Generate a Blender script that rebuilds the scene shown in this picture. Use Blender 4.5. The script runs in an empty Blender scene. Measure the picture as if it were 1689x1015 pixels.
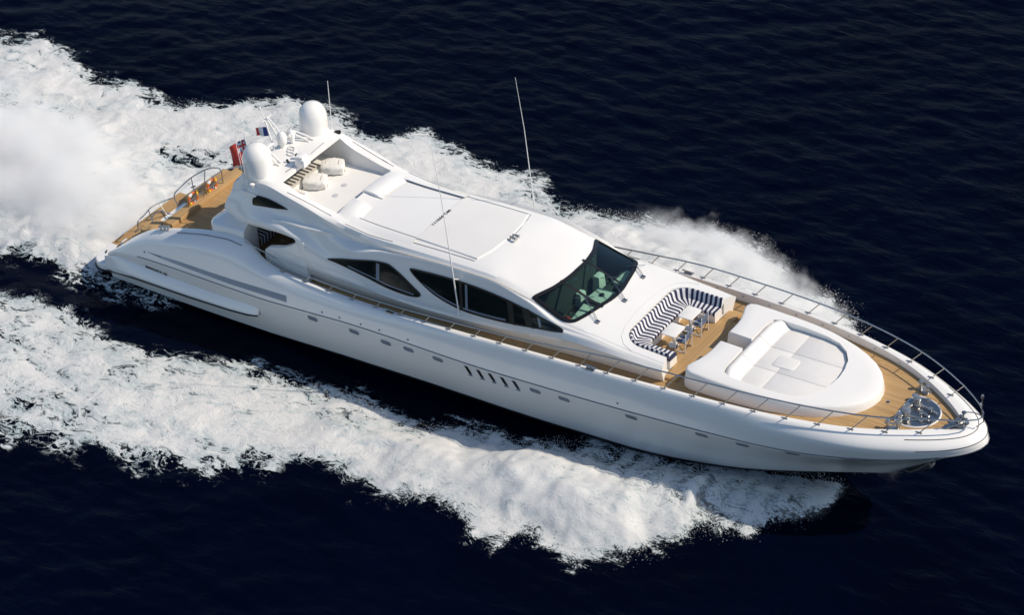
# A white motor yacht at speed on a dark sea, seen from a helicopter.
import bpy, bmesh, math, random
import numpy as np
from mathutils import Vector, Matrix, noise as mnoise

random.seed(7)
RNG = np.random.default_rng(11)
scene = bpy.context.scene

# ----------------------------------------------------------------- camera
def make_camera():
    cam = bpy.data.cameras.new('camera')
    ob = bpy.data.objects.new('camera', cam)
    scene.collection.objects.link(ob)
    yaw, pit, rol = math.radians(126.67), math.radians(35.45), math.radians(-4.43)
    fw = Vector((math.cos(pit)*math.cos(yaw), math.cos(pit)*math.sin(yaw), -math.sin(pit)))
    r = Vector((math.sin(yaw), -math.cos(yaw), 0)); u = r.cross(fw)
    r2 = math.cos(rol)*r + math.sin(rol)*u
    u2 = -math.sin(rol)*r + math.cos(rol)*u
    M = Matrix(((r2.x, u2.x, -fw.x, 67.41), (r2.y, u2.y, -fw.y, -64.78), (r2.z, u2.z, -fw.z, 60.23), (0, 0, 0, 1)))
    ob.matrix_world = M
    cam.sensor_width = 36.0
    cam.sensor_fit = 'HORIZONTAL'
    cam.lens = 36.0*2.448
    cam.clip_end = 6000
    scene.camera = ob
make_camera()

# ----------------------------------------------------------------- sky and sun
SUN_AZ, SUN_EL = math.radians(27.5), math.radians(43.5)      # from the bow towards port
world = bpy.data.worlds.new('World'); scene.world = world
world.use_nodes = True
wn = world.node_tree
sky = wn.nodes.new('ShaderNodeTexSky'); sky.sky_type = 'NISHITA'; sky.sun_disc = False
sky.sun_elevation = SUN_EL
sky.dust_density = .4; sky.ozone_density = 2.0
sky.sun_rotation = math.radians(90) - SUN_AZ
wn.links.new(sky.outputs[0], wn.nodes['Background'].inputs[0])
wn.nodes['Background'].inputs[1].default_value = 0.125
sl = bpy.data.lights.new('sun', 'SUN'); sl.energy = 4.15; sl.angle = math.radians(0.5); sl.color = (1.0, 0.885, 0.72)
so = bpy.data.objects.new('sun', sl); scene.collection.objects.link(so)
sd = Vector((math.cos(SUN_EL)*math.cos(SUN_AZ), math.cos(SUN_EL)*math.sin(SUN_AZ), math.sin(SUN_EL)))
so.rotation_euler = sd.to_track_quat('Z', 'Y').to_euler()
so.location = (60, 40, 60)
scene.view_settings.view_transform = 'Standard'
scene.view_settings.look = 'None'
scene.view_settings.exposure = 0.0
scene.view_settings.gamma = 1.0
scene.cycles.volume_bounces = 8
scene.cycles.transparent_max_bounces = 24
# ----------------------------------------------------------------- curves and lofts (numpy)
def pchip(tab, x):
    """monotone cubic through a table of (x, v...) rows"""
    t = np.array(tab, float); X = t[:, 0]; V = t[:, 1:]
    x = np.clip(np.asarray(x, float), X[0], X[-1])
    h = np.diff(X)[:, None]; d = np.diff(V, axis=0)/h
    m = np.zeros_like(V); m[0] = d[0]; m[-1] = d[-1]
    for i in range(1, len(X)-1):
        s = d[i-1]*d[i] > 0
        w1 = 2*h[i]+h[i-1]; w2 = h[i]+2*h[i-1]
        with np.errstate(divide='ignore', invalid='ignore'):
            v = (w1+w2)/(w1/d[i-1]+w2/d[i])
        m[i] = np.where(s, v, 0)
    k = np.clip(np.searchsorted(X, x, 'right')-1, 0, len(X)-2)
    hh = (X[k+1]-X[k])[..., None]; s = ((x-X[k])/(X[k+1]-X[k]))[..., None]
    return ((1+2*s)*(1-s)**2*V[k] + s*(1-s)**2*hh*m[k] + s*s*(3-2*s)*V[k+1] + s*s*(s-1)*hh*m[k+1])

def crom(P, n, mirror_end=False):
    """dense centripetal Catmull-Rom through 3D points; mirror_end: the curve meets its mirror image (y -> -y)"""
    P = np.array(P, float)
    a = 2*P[0]-P[1]
    b = P[-2]*[1, -1, 1] if mirror_end else 2*P[-1]-P[-2]
    Q = np.vstack([a, P, b])
    out = []
    for i in range(1, len(Q)-2):
        p0, p1, p2, p3 = Q[i-1:i+3]
        t0 = 0; t1 = t0+np.linalg.norm(p1-p0)**.5; t2 = t1+np.linalg.norm(p2-p1)**.5; t3 = t2+np.linalg.norm(p3-p2)**.5
        t = np.linspace(t1, t2, n, endpoint=False)[:, None]
        A1 = (t1-t)/(t1-t0)*p0+(t-t0)/(t1-t0)*p1; A2 = (t2-t)/(t2-t1)*p1+(t-t1)/(t2-t1)*p2; A3 = (t3-t)/(t3-t2)*p2+(t-t2)/(t3-t2)*p3
        B1 = (t2-t)/(t2-t0)*A1+(t-t0)/(t2-t0)*A2; B2 = (t3-t)/(t3-t1)*A2+(t-t1)/(t3-t1)*A3
        out.append((t2-t)/(t2-t1)*B1+(t-t1)/(t2-t1)*B2)
    out.append(P[-1:])
    return np.vstack(out)

def stations(P, u, tip=True):
    """points of a guide at normalised stations u in 0..1, measured by |dx| + 0.5|dy|"""
    D = crom(P, 40, tip)
    s = np.concatenate([[0], np.cumsum(np.abs(np.diff(D[:, 0]))+.5*np.abs(np.diff(D[:, 1])))]); s /= s[-1]
    return np.stack([np.interp(u, s, D[:, i]) for i in range(3)], -1)

def section_fill(G, nsub, sharp=()):
    """G: (k, n, 3) guide points -> dense points across the section; sharp guides break the smooth spline"""
    k = len(G); out = []
    for i in range(k-1):
        p1, p2 = G[i], G[i+1]
        p0 = G[i-1] if (i > 0 and i not in sharp) else 2*p1-p2
        p3 = G[i+2] if (i+2 < k and i+1 not in sharp) else 2*p2-p1
        n = nsub[i] if hasattr(nsub, '__len__') else nsub
        for t in np.linspace(0, 1, n, endpoint=False):
            c = .5*(2*p1+(p2-p0)*t+(2*p0-5*p1+4*p2-p3)*t*t+(3*p1-p0-3*p2+p3)*t**3)
            out.append(c)
    out.append(G[-1])
    return np.array(out)            # (m, n, 3)

# hull guides, starboard half-breadths (positive here, mirrored later): x, y, z above the water
CAP = [(9.4, 3.25, 3.58), (10.2, 3.33, 3.5), (11.61, 3.4, 3.44), (14.03, 3.47, 3.44), (16.42, 3.52, 3.57), (18.79, 3.56, 3.75), (21.13, 3.58, 3.94), (23.51, 3.57, 4.11),
       (25.82, 3.52, 4.25), (28.22, 3.40, 4.36), (30.62, 3.22, 4.44), (33.0, 2.90, 4.48), (35.34, 2.30, 4.48), (37.0, 1.55, 4.46), (38.2, .80, 4.44), (38.65, .4, 4.43), (38.8, 0, 4.43)]
KNUCKLE = [(.55, 3.45, 1.2), (1.2, 3.6, 1.62), (2.66, 3.7, 1.91), (3.9, 3.75, 2.01), (5.68, 3.8, 2.08), (7.42, 3.85, 2.14), (9.6, 3.86, 2.2), (11.59, 3.86, 2.35), (13.67, 3.86, 2.52), (15.66, 3.86, 2.6),
       (17.6, 3.86, 2.62), (20.1, 3.86, 2.68), (22.5, 3.85, 2.81), (24.85, 3.82, 2.94), (27.09, 3.76, 3.07), (29.25, 3.65, 3.18), (30.57, 3.55, 3.24),
       (31.99, 3.4, 3.28), (33.34, 3.18, 3.33), (34.62, 2.88, 3.4), (35.86, 2.5, 3.5), (37.04, 2.04, 3.6), (38.16, 1.47, 3.72), (38.93, .95, 3.8), (39.34, .55, 3.86), (39.52, .25, 3.9), (39.57, 0, 3.92)]
CHINE = [(.55, 3.4, .0), (6, 3.42, .06), (10, 3.38, .14), (14, 3.3, .22), (17, 3.2, .28), (22, 3.05, .3), (24.1, 2.9, .29), (26.3, 2.7, .26), (27.7, 2.5, .28), (29.65, 2.1, .38), (31, 1.7, .45), (32.9, 1.1, .7), (34.8, .5, 1.0), (35.7, .18, 1.13), (35.95, 0, 1.16)]
# the upper strake: a shoulder guide between knuckle and cap, and the fender-like quarter aft
SHOULDER = [(.6, 3.4, 1.3), (1.25, 3.45, 1.75), (2.3, 3.5, 2.35), (3.2, 3.52, 2.72), (4.3, 3.55, 3.0), (6.1, 3.6, 3.32), (7.5, 3.63, 3.44), (8.6, 3.66, 3.36), (9.8, 3.7, 3.16), (11.6, 3.75, 3.0), (14, 3.78, 3.06), (16.4, 3.8, 3.17), (18.8, 3.82, 3.3), (21.1, 3.82, 3.42), (23.5, 3.8, 3.55),
       (25.8, 3.76, 3.68), (28.2, 3.67, 3.8), (30.6, 3.5, 3.88), (33.0, 3.27, 4.02), (35.5, 2.76, 4.09), (37.2, 2.05, 4.12), (38.5, 1.3, 4.15), (39.15, .72, 4.18), (39.38, .32, 4.2), (39.44, 0, 4.2)]
CAPOUT = [(.7, 3.3, 1.35), (1.3, 3.15, 1.8), (2.3, 3.12, 2.52), (3.1, 3.1, 2.98), (4.3, 3.1, 3.38), (6.1, 3.12, 3.86), (7.5, 3.14, 4.08), (8.3, 3.17, 4.02), (8.85, 3.22, 3.8), (9.3, 3.3, 3.62), (9.9, 3.4, 3.5), (11.6, 3.5, 3.41), (14, 3.57, 3.42), (16.4, 3.62, 3.55), (18.8, 3.66, 3.73), (21.1, 3.68, 3.92), (23.5, 3.67, 4.09),
       (25.8, 3.62, 4.23), (28.2, 3.5, 4.34), (30.6, 3.33, 4.42), (33.0, 3.02, 4.46), (35.4, 2.43, 4.46), (37.1, 1.68, 4.44), (38.35, .92, 4.42), (38.85, .45, 4.42), (39.0, 0, 4.42)]
CAPIN = [(.75, 3.1, 1.33), (1.3, 2.98, 1.8), (2.3, 2.95, 2.54), (3.1, 2.92, 3.0), (4.3, 2.9, 3.42), (6.1, 2.9, 3.92), (7.5, 2.9, 4.16), (8.25, 2.92, 4.12), (8.75, 2.98, 3.86), (9.2, 3.08, 3.63), (9.9, 3.19, 3.5), (11.6, 3.29, 3.43), (14, 3.36, 3.44), (16.4, 3.41, 3.57), (18.8, 3.45, 3.75), (21.1, 3.47, 3.94), (23.5, 3.46, 4.11),
       (25.8, 3.41, 4.25), (28.2, 3.29, 4.36), (30.6, 3.11, 4.44), (33.0, 2.78, 4.48), (35.2, 2.2, 4.48), (36.8, 1.45, 4.46), (37.9, .72, 4.44), (38.3, .35, 4.43), (38.42, 0, 4.43)]
DECKZ = [(0, 2.55), (7, 2.6), (8.4, 2.9), (9.5, 3.0), (11.6, 3.0), (14, 3.02), (16.4, 3.15), (18.8, 3.33), (21.1, 3.5), (23.5, 3.68), (25.8, 3.84), (28.2, 3.97), (30.6, 4.08), (33, 4.17), (35.2, 4.24), (40, 4.26)]
def deck_z(x): return pchip(DECKZ, x)[..., 0]

def hull_grid(n=240):
    u = np.linspace(0, 1, n); u = 1-(1-u)**1.35
    ch, kn, sh, co, ci = [stations(g, u) for g in (CHINE, KNUCKLE, SHOULDER, CAPOUT, CAPIN)]
    keel = ch.copy(); keel[:, 1] = 0; keel[:, 2] = np.minimum(ch[:, 2], np.interp(ch[:, 0], [0, 25, 30, 34, 35.95], [-.9, -.9, -.6, .5, 1.14]))
    bw = ci.copy(); bw[:, 2] = np.minimum(deck_z(ci[:, 0])-.02, ci[:, 2]-.05); bw[:, 1] = np.maximum(ci[:, 1]-.03, 0)
    mid = .5*(ch+kn)
    fl = np.interp(mid[:, 0], [0, 22, 30, 36], [.06, .05, -.12, -.2])        # flare: hollow forward, full aft
    mid[:, 1] = np.maximum(mid[:, 1]+fl*np.minimum(1, mid[:, 1]/1.0), 0)
    mid[:, 2] += np.interp(mid[:, 0], [0, 25, 36], [0, 0, -.05])
    g1 = section_fill(np.array([keel, ch]), 4)                 # below the chine
    g2 = section_fill(np.array([ch, mid, kn]), 6)              # topside
    g3 = section_fill(np.array([kn, sh, co, ci]), [6, 7, 3])   # strake and cap
    g4 = section_fill(np.array([ci, bw]), 3)
    return g1, g2, g3, g4

# superstructure guides
K = [
 [(7.0, 2.5, 5.0), (8, 2.6, 4.82), (9, 2.65, 4.86), (10, 2.68, 4.95), (10.75, 2.68, 4.9), (10.95, 2.64, 4.3), (11.12, 2.6, 3.1), (12, 2.6, 2.98), (15.8, 2.58, 3.08), (18, 2.58, 3.22), (20, 2.57, 3.4), (22, 2.56, 3.55), (24, 2.55, 3.68), (26.5, 2.55, 3.84), (28.1, 2.5, 3.9)],
 [(7.0, 2.62, 5.06), (8, 2.8, 4.88), (9, 2.85, 4.93), (10, 2.88, 5.02), (10.75, 2.88, 4.98), (10.95, 2.88, 4.5), (11.12, 2.88, 3.85), (12.87, 2.86, 3.68), (15.87, 2.85, 3.66), (18.2, 2.85, 3.78), (20.2, 2.85, 3.98), (22.2, 2.85, 4.3), (24.3, 2.85, 4.62), (26.3, 2.8, 4.6), (28.1, 2.72, 4.52)],
 [(7.0, 2.62, 5.2), (8, 2.85, 5.15), (9, 2.92, 5.2), (10, 2.92, 5.25), (10.8, 2.9, 5.08), (11.3, 2.87, 4.75), (12.3, 2.8, 4.38), (13.8, 2.78, 4.12), (15.2, 2.77, 3.92), (16.4, 2.77, 3.95), (18.6, 2.77, 4.1), (19.9, 2.77, 4.3), (21.9, 2.77, 4.53), (23.5, 2.75, 4.8), (24.4, 2.73, 4.82), (26.3, 2.69, 4.69), (28.1, 2.62, 4.6)],
 [(7.1, 2.55, 5.5), (8, 2.68, 5.72), (8.6, 2.62, 5.78), (9.5, 2.58, 5.7), (10.5, 2.62, 5.5), (11.5, 2.64, 5.12), (12.3, 2.66, 4.75), (13.3, 2.6, 4.86), (15.4, 2.58, 5.16), (17, 2.55, 5.28), (18.8, 2.55, 5.38), (21.1, 2.56, 5.3), (23.4, 2.63, 4.86), (24.4, 2.63, 4.88), (26.3, 2.61, 4.74), (28.1, 2.54, 4.65)],
 [(7.3, 2.4, 5.9), (8, 2.45, 6.2), (8.7, 2.42, 6.38), (9.5, 2.4, 6.33), (10.4, 2.4, 6.08), (11.5, 2.46, 5.62), (12.4, 2.5, 5.28), (13.4, 2.52, 5.12), (15.04, 2.49, 5.52), (16.5, 2.47, 5.72), (18.4, 2.46, 5.87), (19.9, 2.46, 5.88), (21.7, 2.48, 5.52), (23.4, 2.57, 4.93), (24.4, 2.57, 4.92), (26.3, 2.56, 4.76), (28.1, 2.49, 4.67)],
 [(7.35, 2.34, 6.1), (8, 2.36, 6.5), (9.5, 2.36, 6.56), (10.4, 2.36, 6.3), (11.5, 2.36, 5.96), (12.4, 2.32, 5.62), (13.4, 2.25, 5.36), (15, 2.235, 5.38), (16.5, 2.23, 5.46), (18.4, 2.23, 5.55), (20, 2.24, 5.58), (21.7, 2.31, 5.42), (23.5, 2.45, 4.97), (24.4, 2.48, 4.94), (26.3, 2.48, 4.77), (28.1, 2.42, 4.69)],
 [(7.4, 2.2, 6.33), (8, 2.24, 6.75), (9, 2.24, 6.82), (10.06, 2.23, 6.58), (11.14, 2.23, 6.33), (12.15, 2.22, 6.06), (13.3, 2.2, 5.87), (14.3, 2.19, 5.78), (15.85, 2.18, 5.81), (17.8, 2.2, 5.89), (19.7, 2.2, 5.92), (21.85, 2.18, 5.53), (23.66, 2.3, 5.02), (24.4, 2.35, 4.97), (26.3, 2.35, 4.79), (28.1, 2.3, 4.71)],
 [(7.4, 1.2, 6.45), (8, 1.2, 6.85), (9.6, 1.2, 6.88), (10.5, 1.2, 6.4), (12, 1.2, 6.04), (13.2, 1.2, 5.95), (16, 1.2, 6.0), (19.2, 1.2, 6.1), (21, 1.2, 5.91), (22.3, 1.2, 5.66), (24.1, 1.2, 5.1), (24.6, 1.2, 5.03), (26.3, 1.2, 4.84), (28.1, 1.2, 4.73)],
 [(7.4, 0, 6.5), (8, 0, 6.9), (9.6, 0, 6.92), (10.5, 0, 6.45), (12, 0, 6.08), (13.2, 0, 5.98), (16, 0, 6.05), (19.2, 0, 6.16), (21, 0, 5.99), (22.48, 0, 5.72), (24.3, 0, 5.12), (24.8, 0, 5.06), (26.3, 0, 4.86), (28.1, 0, 4.75)],
]
SUP_X = np.concatenate([np.linspace(7.0, 10.7, 38), np.linspace(10.72, 11.3, 15), np.linspace(11.4, 28.1, 150)])
def sup_profile(x):
    """guide points of the superstructure at stations x -> (9, n, 3)"""
    x = np.atleast_1d(np.asarray(x, float)); G = []
    for t in K:
        v = pchip(t, x); xx = np.maximum(x, t[0][0])
        G.append(np.stack([xx, v[:, 0], v[:, 1]], -1))
    return np.array(G)
NS = [3, 4, 6, 5, 3, 3, 5, 5]
def sup_grid():
    return section_fill(sup_profile(SUP_X), NS, sharp=(1,))
# ----------------------------------------------------------------- object helpers
C = scene.collection
def put(o, parent=None):
    C.objects.link(o)
    if parent is not None: o.parent = parent
    return o
def origin_of(p):
    v = Vector((0, 0, 0))
    while p is not None:
        v += p.location; p = p.parent
    return v
def thing(name, label, cat, loc=(0, 0, 0), rotz=0, group=None):
    o = bpy.data.objects.new(name, None); C.objects.link(o)
    o.location = loc; o.rotation_euler = (0, 0, rotz); o.empty_display_size = .3
    o['label'] = label; o['category'] = cat
    if group: o['group'] = group
    return o
class MB:
    """collects shapes of one part and links them as one mesh object"""
    def __init__(s): s.V = []; s.F = []; s.M = []; s.A = []
    def add(s, V, F, m=0, a=None):
        b = len(s.V); V = [tuple(map(float, v)) for v in V]; s.V += V
        s.F += [tuple(i+b for i in f) for f in F]; s.M += [m]*len(F)
        s.A += list(a) if a is not None else [0.0]*len(V)
        return s
    def grid(s, P, m=0, flip=False, a=None, wrap=False):
        P = np.asarray(P); n, k, _ = P.shape; F = []
        for i in range(n-1):
            for j in range(k if wrap else k-1):
                j2 = (j+1) % k
                q = (i*k+j, (i+1)*k+j, (i+1)*k+j2, i*k+j2)
                F.append(q[::-1] if flip else q)
        return s.add(P.reshape(-1, 3), F, m, None if a is None else np.asarray(a).reshape(-1))
    def box(s, c, d, rz=0, m=0, taper=1.0, ry=0):
        x, y, z = [q/2 for q in d]; V = []
        for dz in (-z, z):
            t = taper if dz > 0 else 1
            for dx, dy in ((-x, -y), (x, -y), (x, y), (-x, y)): V.append(Vector((dx*t, dy*t, dz)))
        R = Matrix.Rotation(rz, 3, 'Z') @ Matrix.Rotation(ry, 3, 'Y')
        V = [R @ v + Vector(c) for v in V]
        return s.add(V, [(3, 2, 1, 0), (4, 5, 6, 7), (0, 1, 5, 4), (1, 2, 6, 5), (2, 3, 7, 6), (3, 0, 4, 7)], m)
    def tube(s, pts, r, n=8, m=0, closed=False, caps=True):
        P = [Vector(p) for p in pts]; k = len(P)
        R = r if hasattr(r, '__len__') else [r]*k
        V = []; F = []
        up = None
        for i, p in enumerate(P):
            if closed: t = P[(i+1) % k]-P[i-1]
            else: t = P[min(i+1, k-1)]-P[max(i-1, 0)]
            if t.length < 1e-9: t = Vector((0, 0, 1))
            t.normalize()
            if up is None or abs(up.dot(t)) > .95:
                up = Vector((0, 0, 1)) if abs(t.z) < .9 else Vector((1, 0, 0))
            x = up.cross(t).normalized(); y = t.cross(x); up = y
            for j in range(n):
                a = 2*math.pi*j/n; V.append(p+(x*math.cos(a)+y*math.sin(a))*R[i])
        for i in range(k if closed else k-1):
            for j in range(n):
                i2 = (i+1) % k
                F.append((i*n+j, i*n+(j+1) % n, i2*n+(j+1) % n, i2*n+j))
        if caps and not closed:
            F.append(tuple(range(n))[::-1]); F.append(tuple((k-1)*n+j for j in range(n)))
        return s.add(V, F, m)
    def lathe(s, prof, c=(0, 0, 0), n=24, m=0, R=None):
        """prof: (radius, height) rows about a vertical axis at c"""
        V = []; F = []; k = len(prof)
        for r, z in prof:
            for j in range(n):
                a = 2*math.pi*j/n; v = Vector((r*math.cos(a), r*math.sin(a), z))
                if R is not None: v = R @ v
                V.append(v+Vector(c))
        for i in range(k-1):
            for j in range(n): F.append((i*n+j, i*n+(j+1) % n, (i+1)*n+(j+1) % n, (i+1)*n+j))
        F.append(tuple(range(n))[::-1]); F.append(tuple((k-1)*n+j for j in range(n)))
        return s.add(V, F, m)
    def prism(s, out, z0, z1, m=0, top=None):
        """outline (x, y) counter-clockwise; z0, z1 numbers or functions of (x, y); top: other outline for the upper rim"""
        n = len(out); top = top or out
        f0 = z0 if callable(z0) else (lambda x, y: z0); f1 = z1 if callable(z1) else (lambda x, y: z1)
        V = [(x, y, f0(x, y)) for x, y in out]+[(x, y, f1(x, y)) for x, y in top]
        F = [tuple(range(n))[::-1], tuple(range(n, 2*n))]+[(i, (i+1) % n, n+(i+1) % n, n+i) for i in range(n)]
        return s.add(V, F, m)
    def build(s, name, mats, parent=None, smooth=35, bevel=0, bseg=2, attr=None, weld=0, recalc=False):
        o0 = origin_of(parent) if parent is not None else Vector((0, 0, 0))
        me = bpy.data.meshes.new(name)
        me.from_pydata([(v[0]-o0.x, v[1]-o0.y, v[2]-o0.z) for v in s.V], [], s.F)
        if not isinstance(mats, (list, tuple)): mats = [mats]
        for mt in mats: me.materials.append(mt)
        me.polygons.foreach_set('material_index', s.M)
        if attr:
            at = me.attributes.new(attr, 'FLOAT', 'POINT'); at.data.foreach_set('value', np.array(s.A, dtype=np.float32))
        if bevel or weld or recalc:
            bm = bmesh.new(); bm.from_mesh(me)
            if weld: bmesh.ops.remove_doubles(bm, verts=bm.verts, dist=weld)
            if recalc: bmesh.ops.recalc_face_normals(bm, faces=bm.faces)
            if bevel:
                es = [e for e in bm.edges if len(e.link_faces) == 2 and e.calc_face_angle(0) > math.radians(30)]
                bmesh.ops.bevel(bm, geom=es, offset=bevel, segments=bseg, profile=.5, affect='EDGES', clamp_overlap=True)
            bm.to_mesh(me); bm.free()
        if smooth:
            me.polygons.foreach_set('use_smooth', [True]*len(me.polygons))
            me.set_sharp_from_angle(angle=math.radians(smooth))
        me.update()
        return put(bpy.data.objects.new(name, me), parent)

def cut(o, cutters, smooth=35):
    """carve closed cutter objects out of o and drop them"""
    for c in cutters:
        md = o.modifiers.new('cut', 'BOOLEAN'); md.operation = 'DIFFERENCE'; md.object = c; md.solver = 'EXACT'
        md.material_mode = 'TRANSFER'
    bpy.context.view_layer.update()
    dg = bpy.context.evaluated_depsgraph_get()
    me = bpy.data.meshes.new_from_object(o.evaluated_get(dg), depsgraph=dg)
    o.modifiers.clear(); o.data = me
    for c in cutters: bpy.data.objects.remove(c)
    me.polygons.foreach_set('use_smooth', [True]*len(me.polygons))
    me.set_sharp_from_angle(angle=math.radians(smooth))
    return o

def arc(cx, cy, r, a0, a1, n=8):
    return [(cx+r*math.cos(math.radians(a0+(a1-a0)*i/n)), cy+r*math.sin(math.radians(a0+(a1-a0)*i/n))) for i in range(n+1)]
def rrect(x0, x1, y0, y1, r, n=6):
    return arc(x1-r, y0+r, r, -90, 0, n)+arc(x1-r, y1-r, r, 0, 90, n)+arc(x0+r, y1-r, r, 90, 180, n)+arc(x0+r, y0+r, r, 180, 270, n)
def smooth_closed(P, n=6):
    P = [np.array(p, float) for p in P]; k = len(P); out = []
    for i in range(k):
        p0, p1, p2, p3 = P[i-1], P[i], P[(i+1) % k], P[(i+2) % k]
        for j in range(n):
            t = j/n
            out.append(tuple(.5*(2*p1+(p2-p0)*t+(2*p0-5*p1+4*p2-p3)*t*t+(3*p1-p0-3*p2+p3)*t**3)))
    return out
def inset(P, d):
    """move a closed 2D outline inwards by d"""
    P = np.array(P, float); a = np.roll(P, 1, 0); b = np.roll(P, -1, 0)
    t = b-a; t /= np.linalg.norm(t, axis=1)[:, None]+1e-9
    nrm = np.stack([-t[:, 1], t[:, 0]], 1)
    A = .5*np.sum(P[:, 0]*b[:, 1]-b[:, 0]*P[:, 1])
    return [tuple(q) for q in P+nrm*(d if A > 0 else -d)]
def ccw(P):
    b = list(P[1:])+[P[0]]
    A = sum(p[0]*q[1]-q[0]*p[1] for p, q in zip(P, b))
    return list(P) if A > 0 else list(P)[::-1]

# ----------------------------------------------------------------- materials
def new_mat(name):
    m = bpy.data.materials.new(name); m.use_nodes = True
    nt = m.node_tree; b = nt.nodes['Principled BSDF']
    return m, nt, b
def nd(nt, t, **kw):
    n = nt.nodes.new(t)
    for k, v in kw.items():
        if k.startswith('i_'): n.inputs[k[2:].replace('_', ' ')].default_value = v
        else: setattr(n, k, v)
    return n
def math_n(nt, op, a, b=None, c=None, clamp=False):
    n = nt.nodes.new('ShaderNodeMath'); n.operation = op; n.use_clamp = clamp
    for i, v in enumerate((a, b, c)):
        if v is None: continue
        if isinstance(v, (int, float)): n.inputs[i].default_value = v
        else: nt.links.new(v, n.inputs[i])
    return n.outputs[0]
def mixc(nt, f, a, b):
    n = nt.nodes.new('ShaderNodeMix'); n.data_type = 'RGBA'
    for s, v in ((n.inputs[0], f), (n.inputs[6], a), (n.inputs[7], b)):
        if isinstance(v, (int, float)): s.default_value = v
        elif isinstance(v, tuple): s.default_value = (*v, 1) if len(v) == 3 else v
        else: nt.links.new(v, s)
    return n.outputs[2]
def plain(name, col, rough=.5, metal=0, var=.06, scale=3.0, bump=0, bscale=40, coat=0, spec=.5):
    m, nt, b = new_mat(name)
    tc = nd(nt, 'ShaderNodeTexCoord'); nz = nd(nt, 'ShaderNodeTexNoise'); nz.inputs['Scale'].default_value = scale; nz.inputs['Detail'].default_value = 5
    nt.links.new(tc.outputs['Object'], nz.inputs['Vector'])
    lo = tuple(max(0, c*(1-var)) for c in col); hi = tuple(min(1, c*(1+var)) for c in col)
    nt.links.new(mixc(nt, nz.outputs[0], lo, hi), b.inputs['Base Color'])
    b.inputs['Roughness'].default_value = rough; b.inputs['Metallic'].default_value = metal
    b.inputs['Coat Weight'].default_value = coat; b.inputs['Coat Roughness'].default_value = .08
    b.inputs['Specular IOR Level'].default_value = spec
    rr = math_n(nt, 'MULTIPLY_ADD', nz.outputs[0], rough*.5, rough*.75); nt.links.new(rr, b.inputs['Roughness'])
    if bump:
        n2 = nd(nt, 'ShaderNodeTexNoise'); n2.inputs['Scale'].default_value = bscale; n2.inputs['Detail'].default_value = 6
        nt.links.new(tc.outputs['Object'], n2.inputs['Vector'])
        bp = nd(nt, 'ShaderNodeBump'); bp.inputs['Strength'].default_value = bump; bp.inputs['Distance'].default_value = .02
        nt.links.new(n2.outputs[0], bp.inputs['Height']); nt.links.new(bp.outputs[0], b.inputs['Normal'])
    return m
def teak_mat(name, along='x'):
    m, nt, b = new_mat(name)
    tc = nd(nt, 'ShaderNodeTexCoord'); sp = nd(nt, 'ShaderNodeSeparateXYZ'); nt.links.new(tc.outputs['Object'], sp.inputs[0])
    u, v = (sp.outputs[0], sp.outputs[1]) if along == 'x' else (sp.outputs[1], sp.outputs[0])
    s = math_n(nt, 'MULTIPLY', v, 1/.085); idx = math_n(nt, 'FLOOR', s); fr = math_n(nt, 'FRACT', s)
    off = math_n(nt, 'MULTIPLY', idx, 1.37); up = math_n(nt, 'ADD', math_n(nt, 'MULTIPLY', u, .4), off); iu = math_n(nt, 'FLOOR', up)
    cmb = nd(nt, 'ShaderNodeCombineXYZ'); nt.links.new(idx, cmb.inputs[0]); nt.links.new(iu, cmb.inputs[1])
    wn_ = nd(nt, 'ShaderNodeTexWhiteNoise'); nt.links.new(cmb.outputs[0], wn_.inputs['Vector'])
    mp = nd(nt, 'ShaderNodeMapping'); mp.inputs['Scale'].default_value = (1.2, 22, 22) if along == 'x' else (22, 1.2, 22)
    nt.links.new(tc.outputs['Object'], mp.inputs['Vector'])
    gr = nd(nt, 'ShaderNodeTexNoise'); gr.inputs['Scale'].default_value = 1.6; gr.inputs['Detail'].default_value = 6; nt.links.new(mp.outputs[0], gr.inputs['Vector'])
    big = nd(nt, 'ShaderNodeTexNoise'); big.inputs['Scale'].default_value = .9; big.inputs['Detail'].default_value = 4; nt.links.new(tc.outputs['Object'], big.inputs['Vector'])
    t = math_n(nt, 'ADD', math_n(nt, 'MULTIPLY', wn_.outputs[0], .55), math_n(nt, 'MULTIPLY', gr.outputs[0], .45))
    c1 = mixc(nt, t, (.31, .165, .06), (.58, .37, .16))
    c1 = mixc(nt, math_n(nt, 'MULTIPLY', big.outputs[0], .45), c1, (.50, .36, .20))
    seam = math_n(nt, 'LESS_THAN', math_n(nt, 'ABSOLUTE', math_n(nt, 'SUBTRACT', fr, .5)), .06)
    nt.links.new(mixc(nt, math_n(nt, 'MULTIPLY', seam, .85), c1, (.10, .07, .045)), b.inputs['Base Color'])
    b.inputs['Roughness'].default_value = .62; b.inputs['Specular IOR Level'].default_value = .3
    return m
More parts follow.
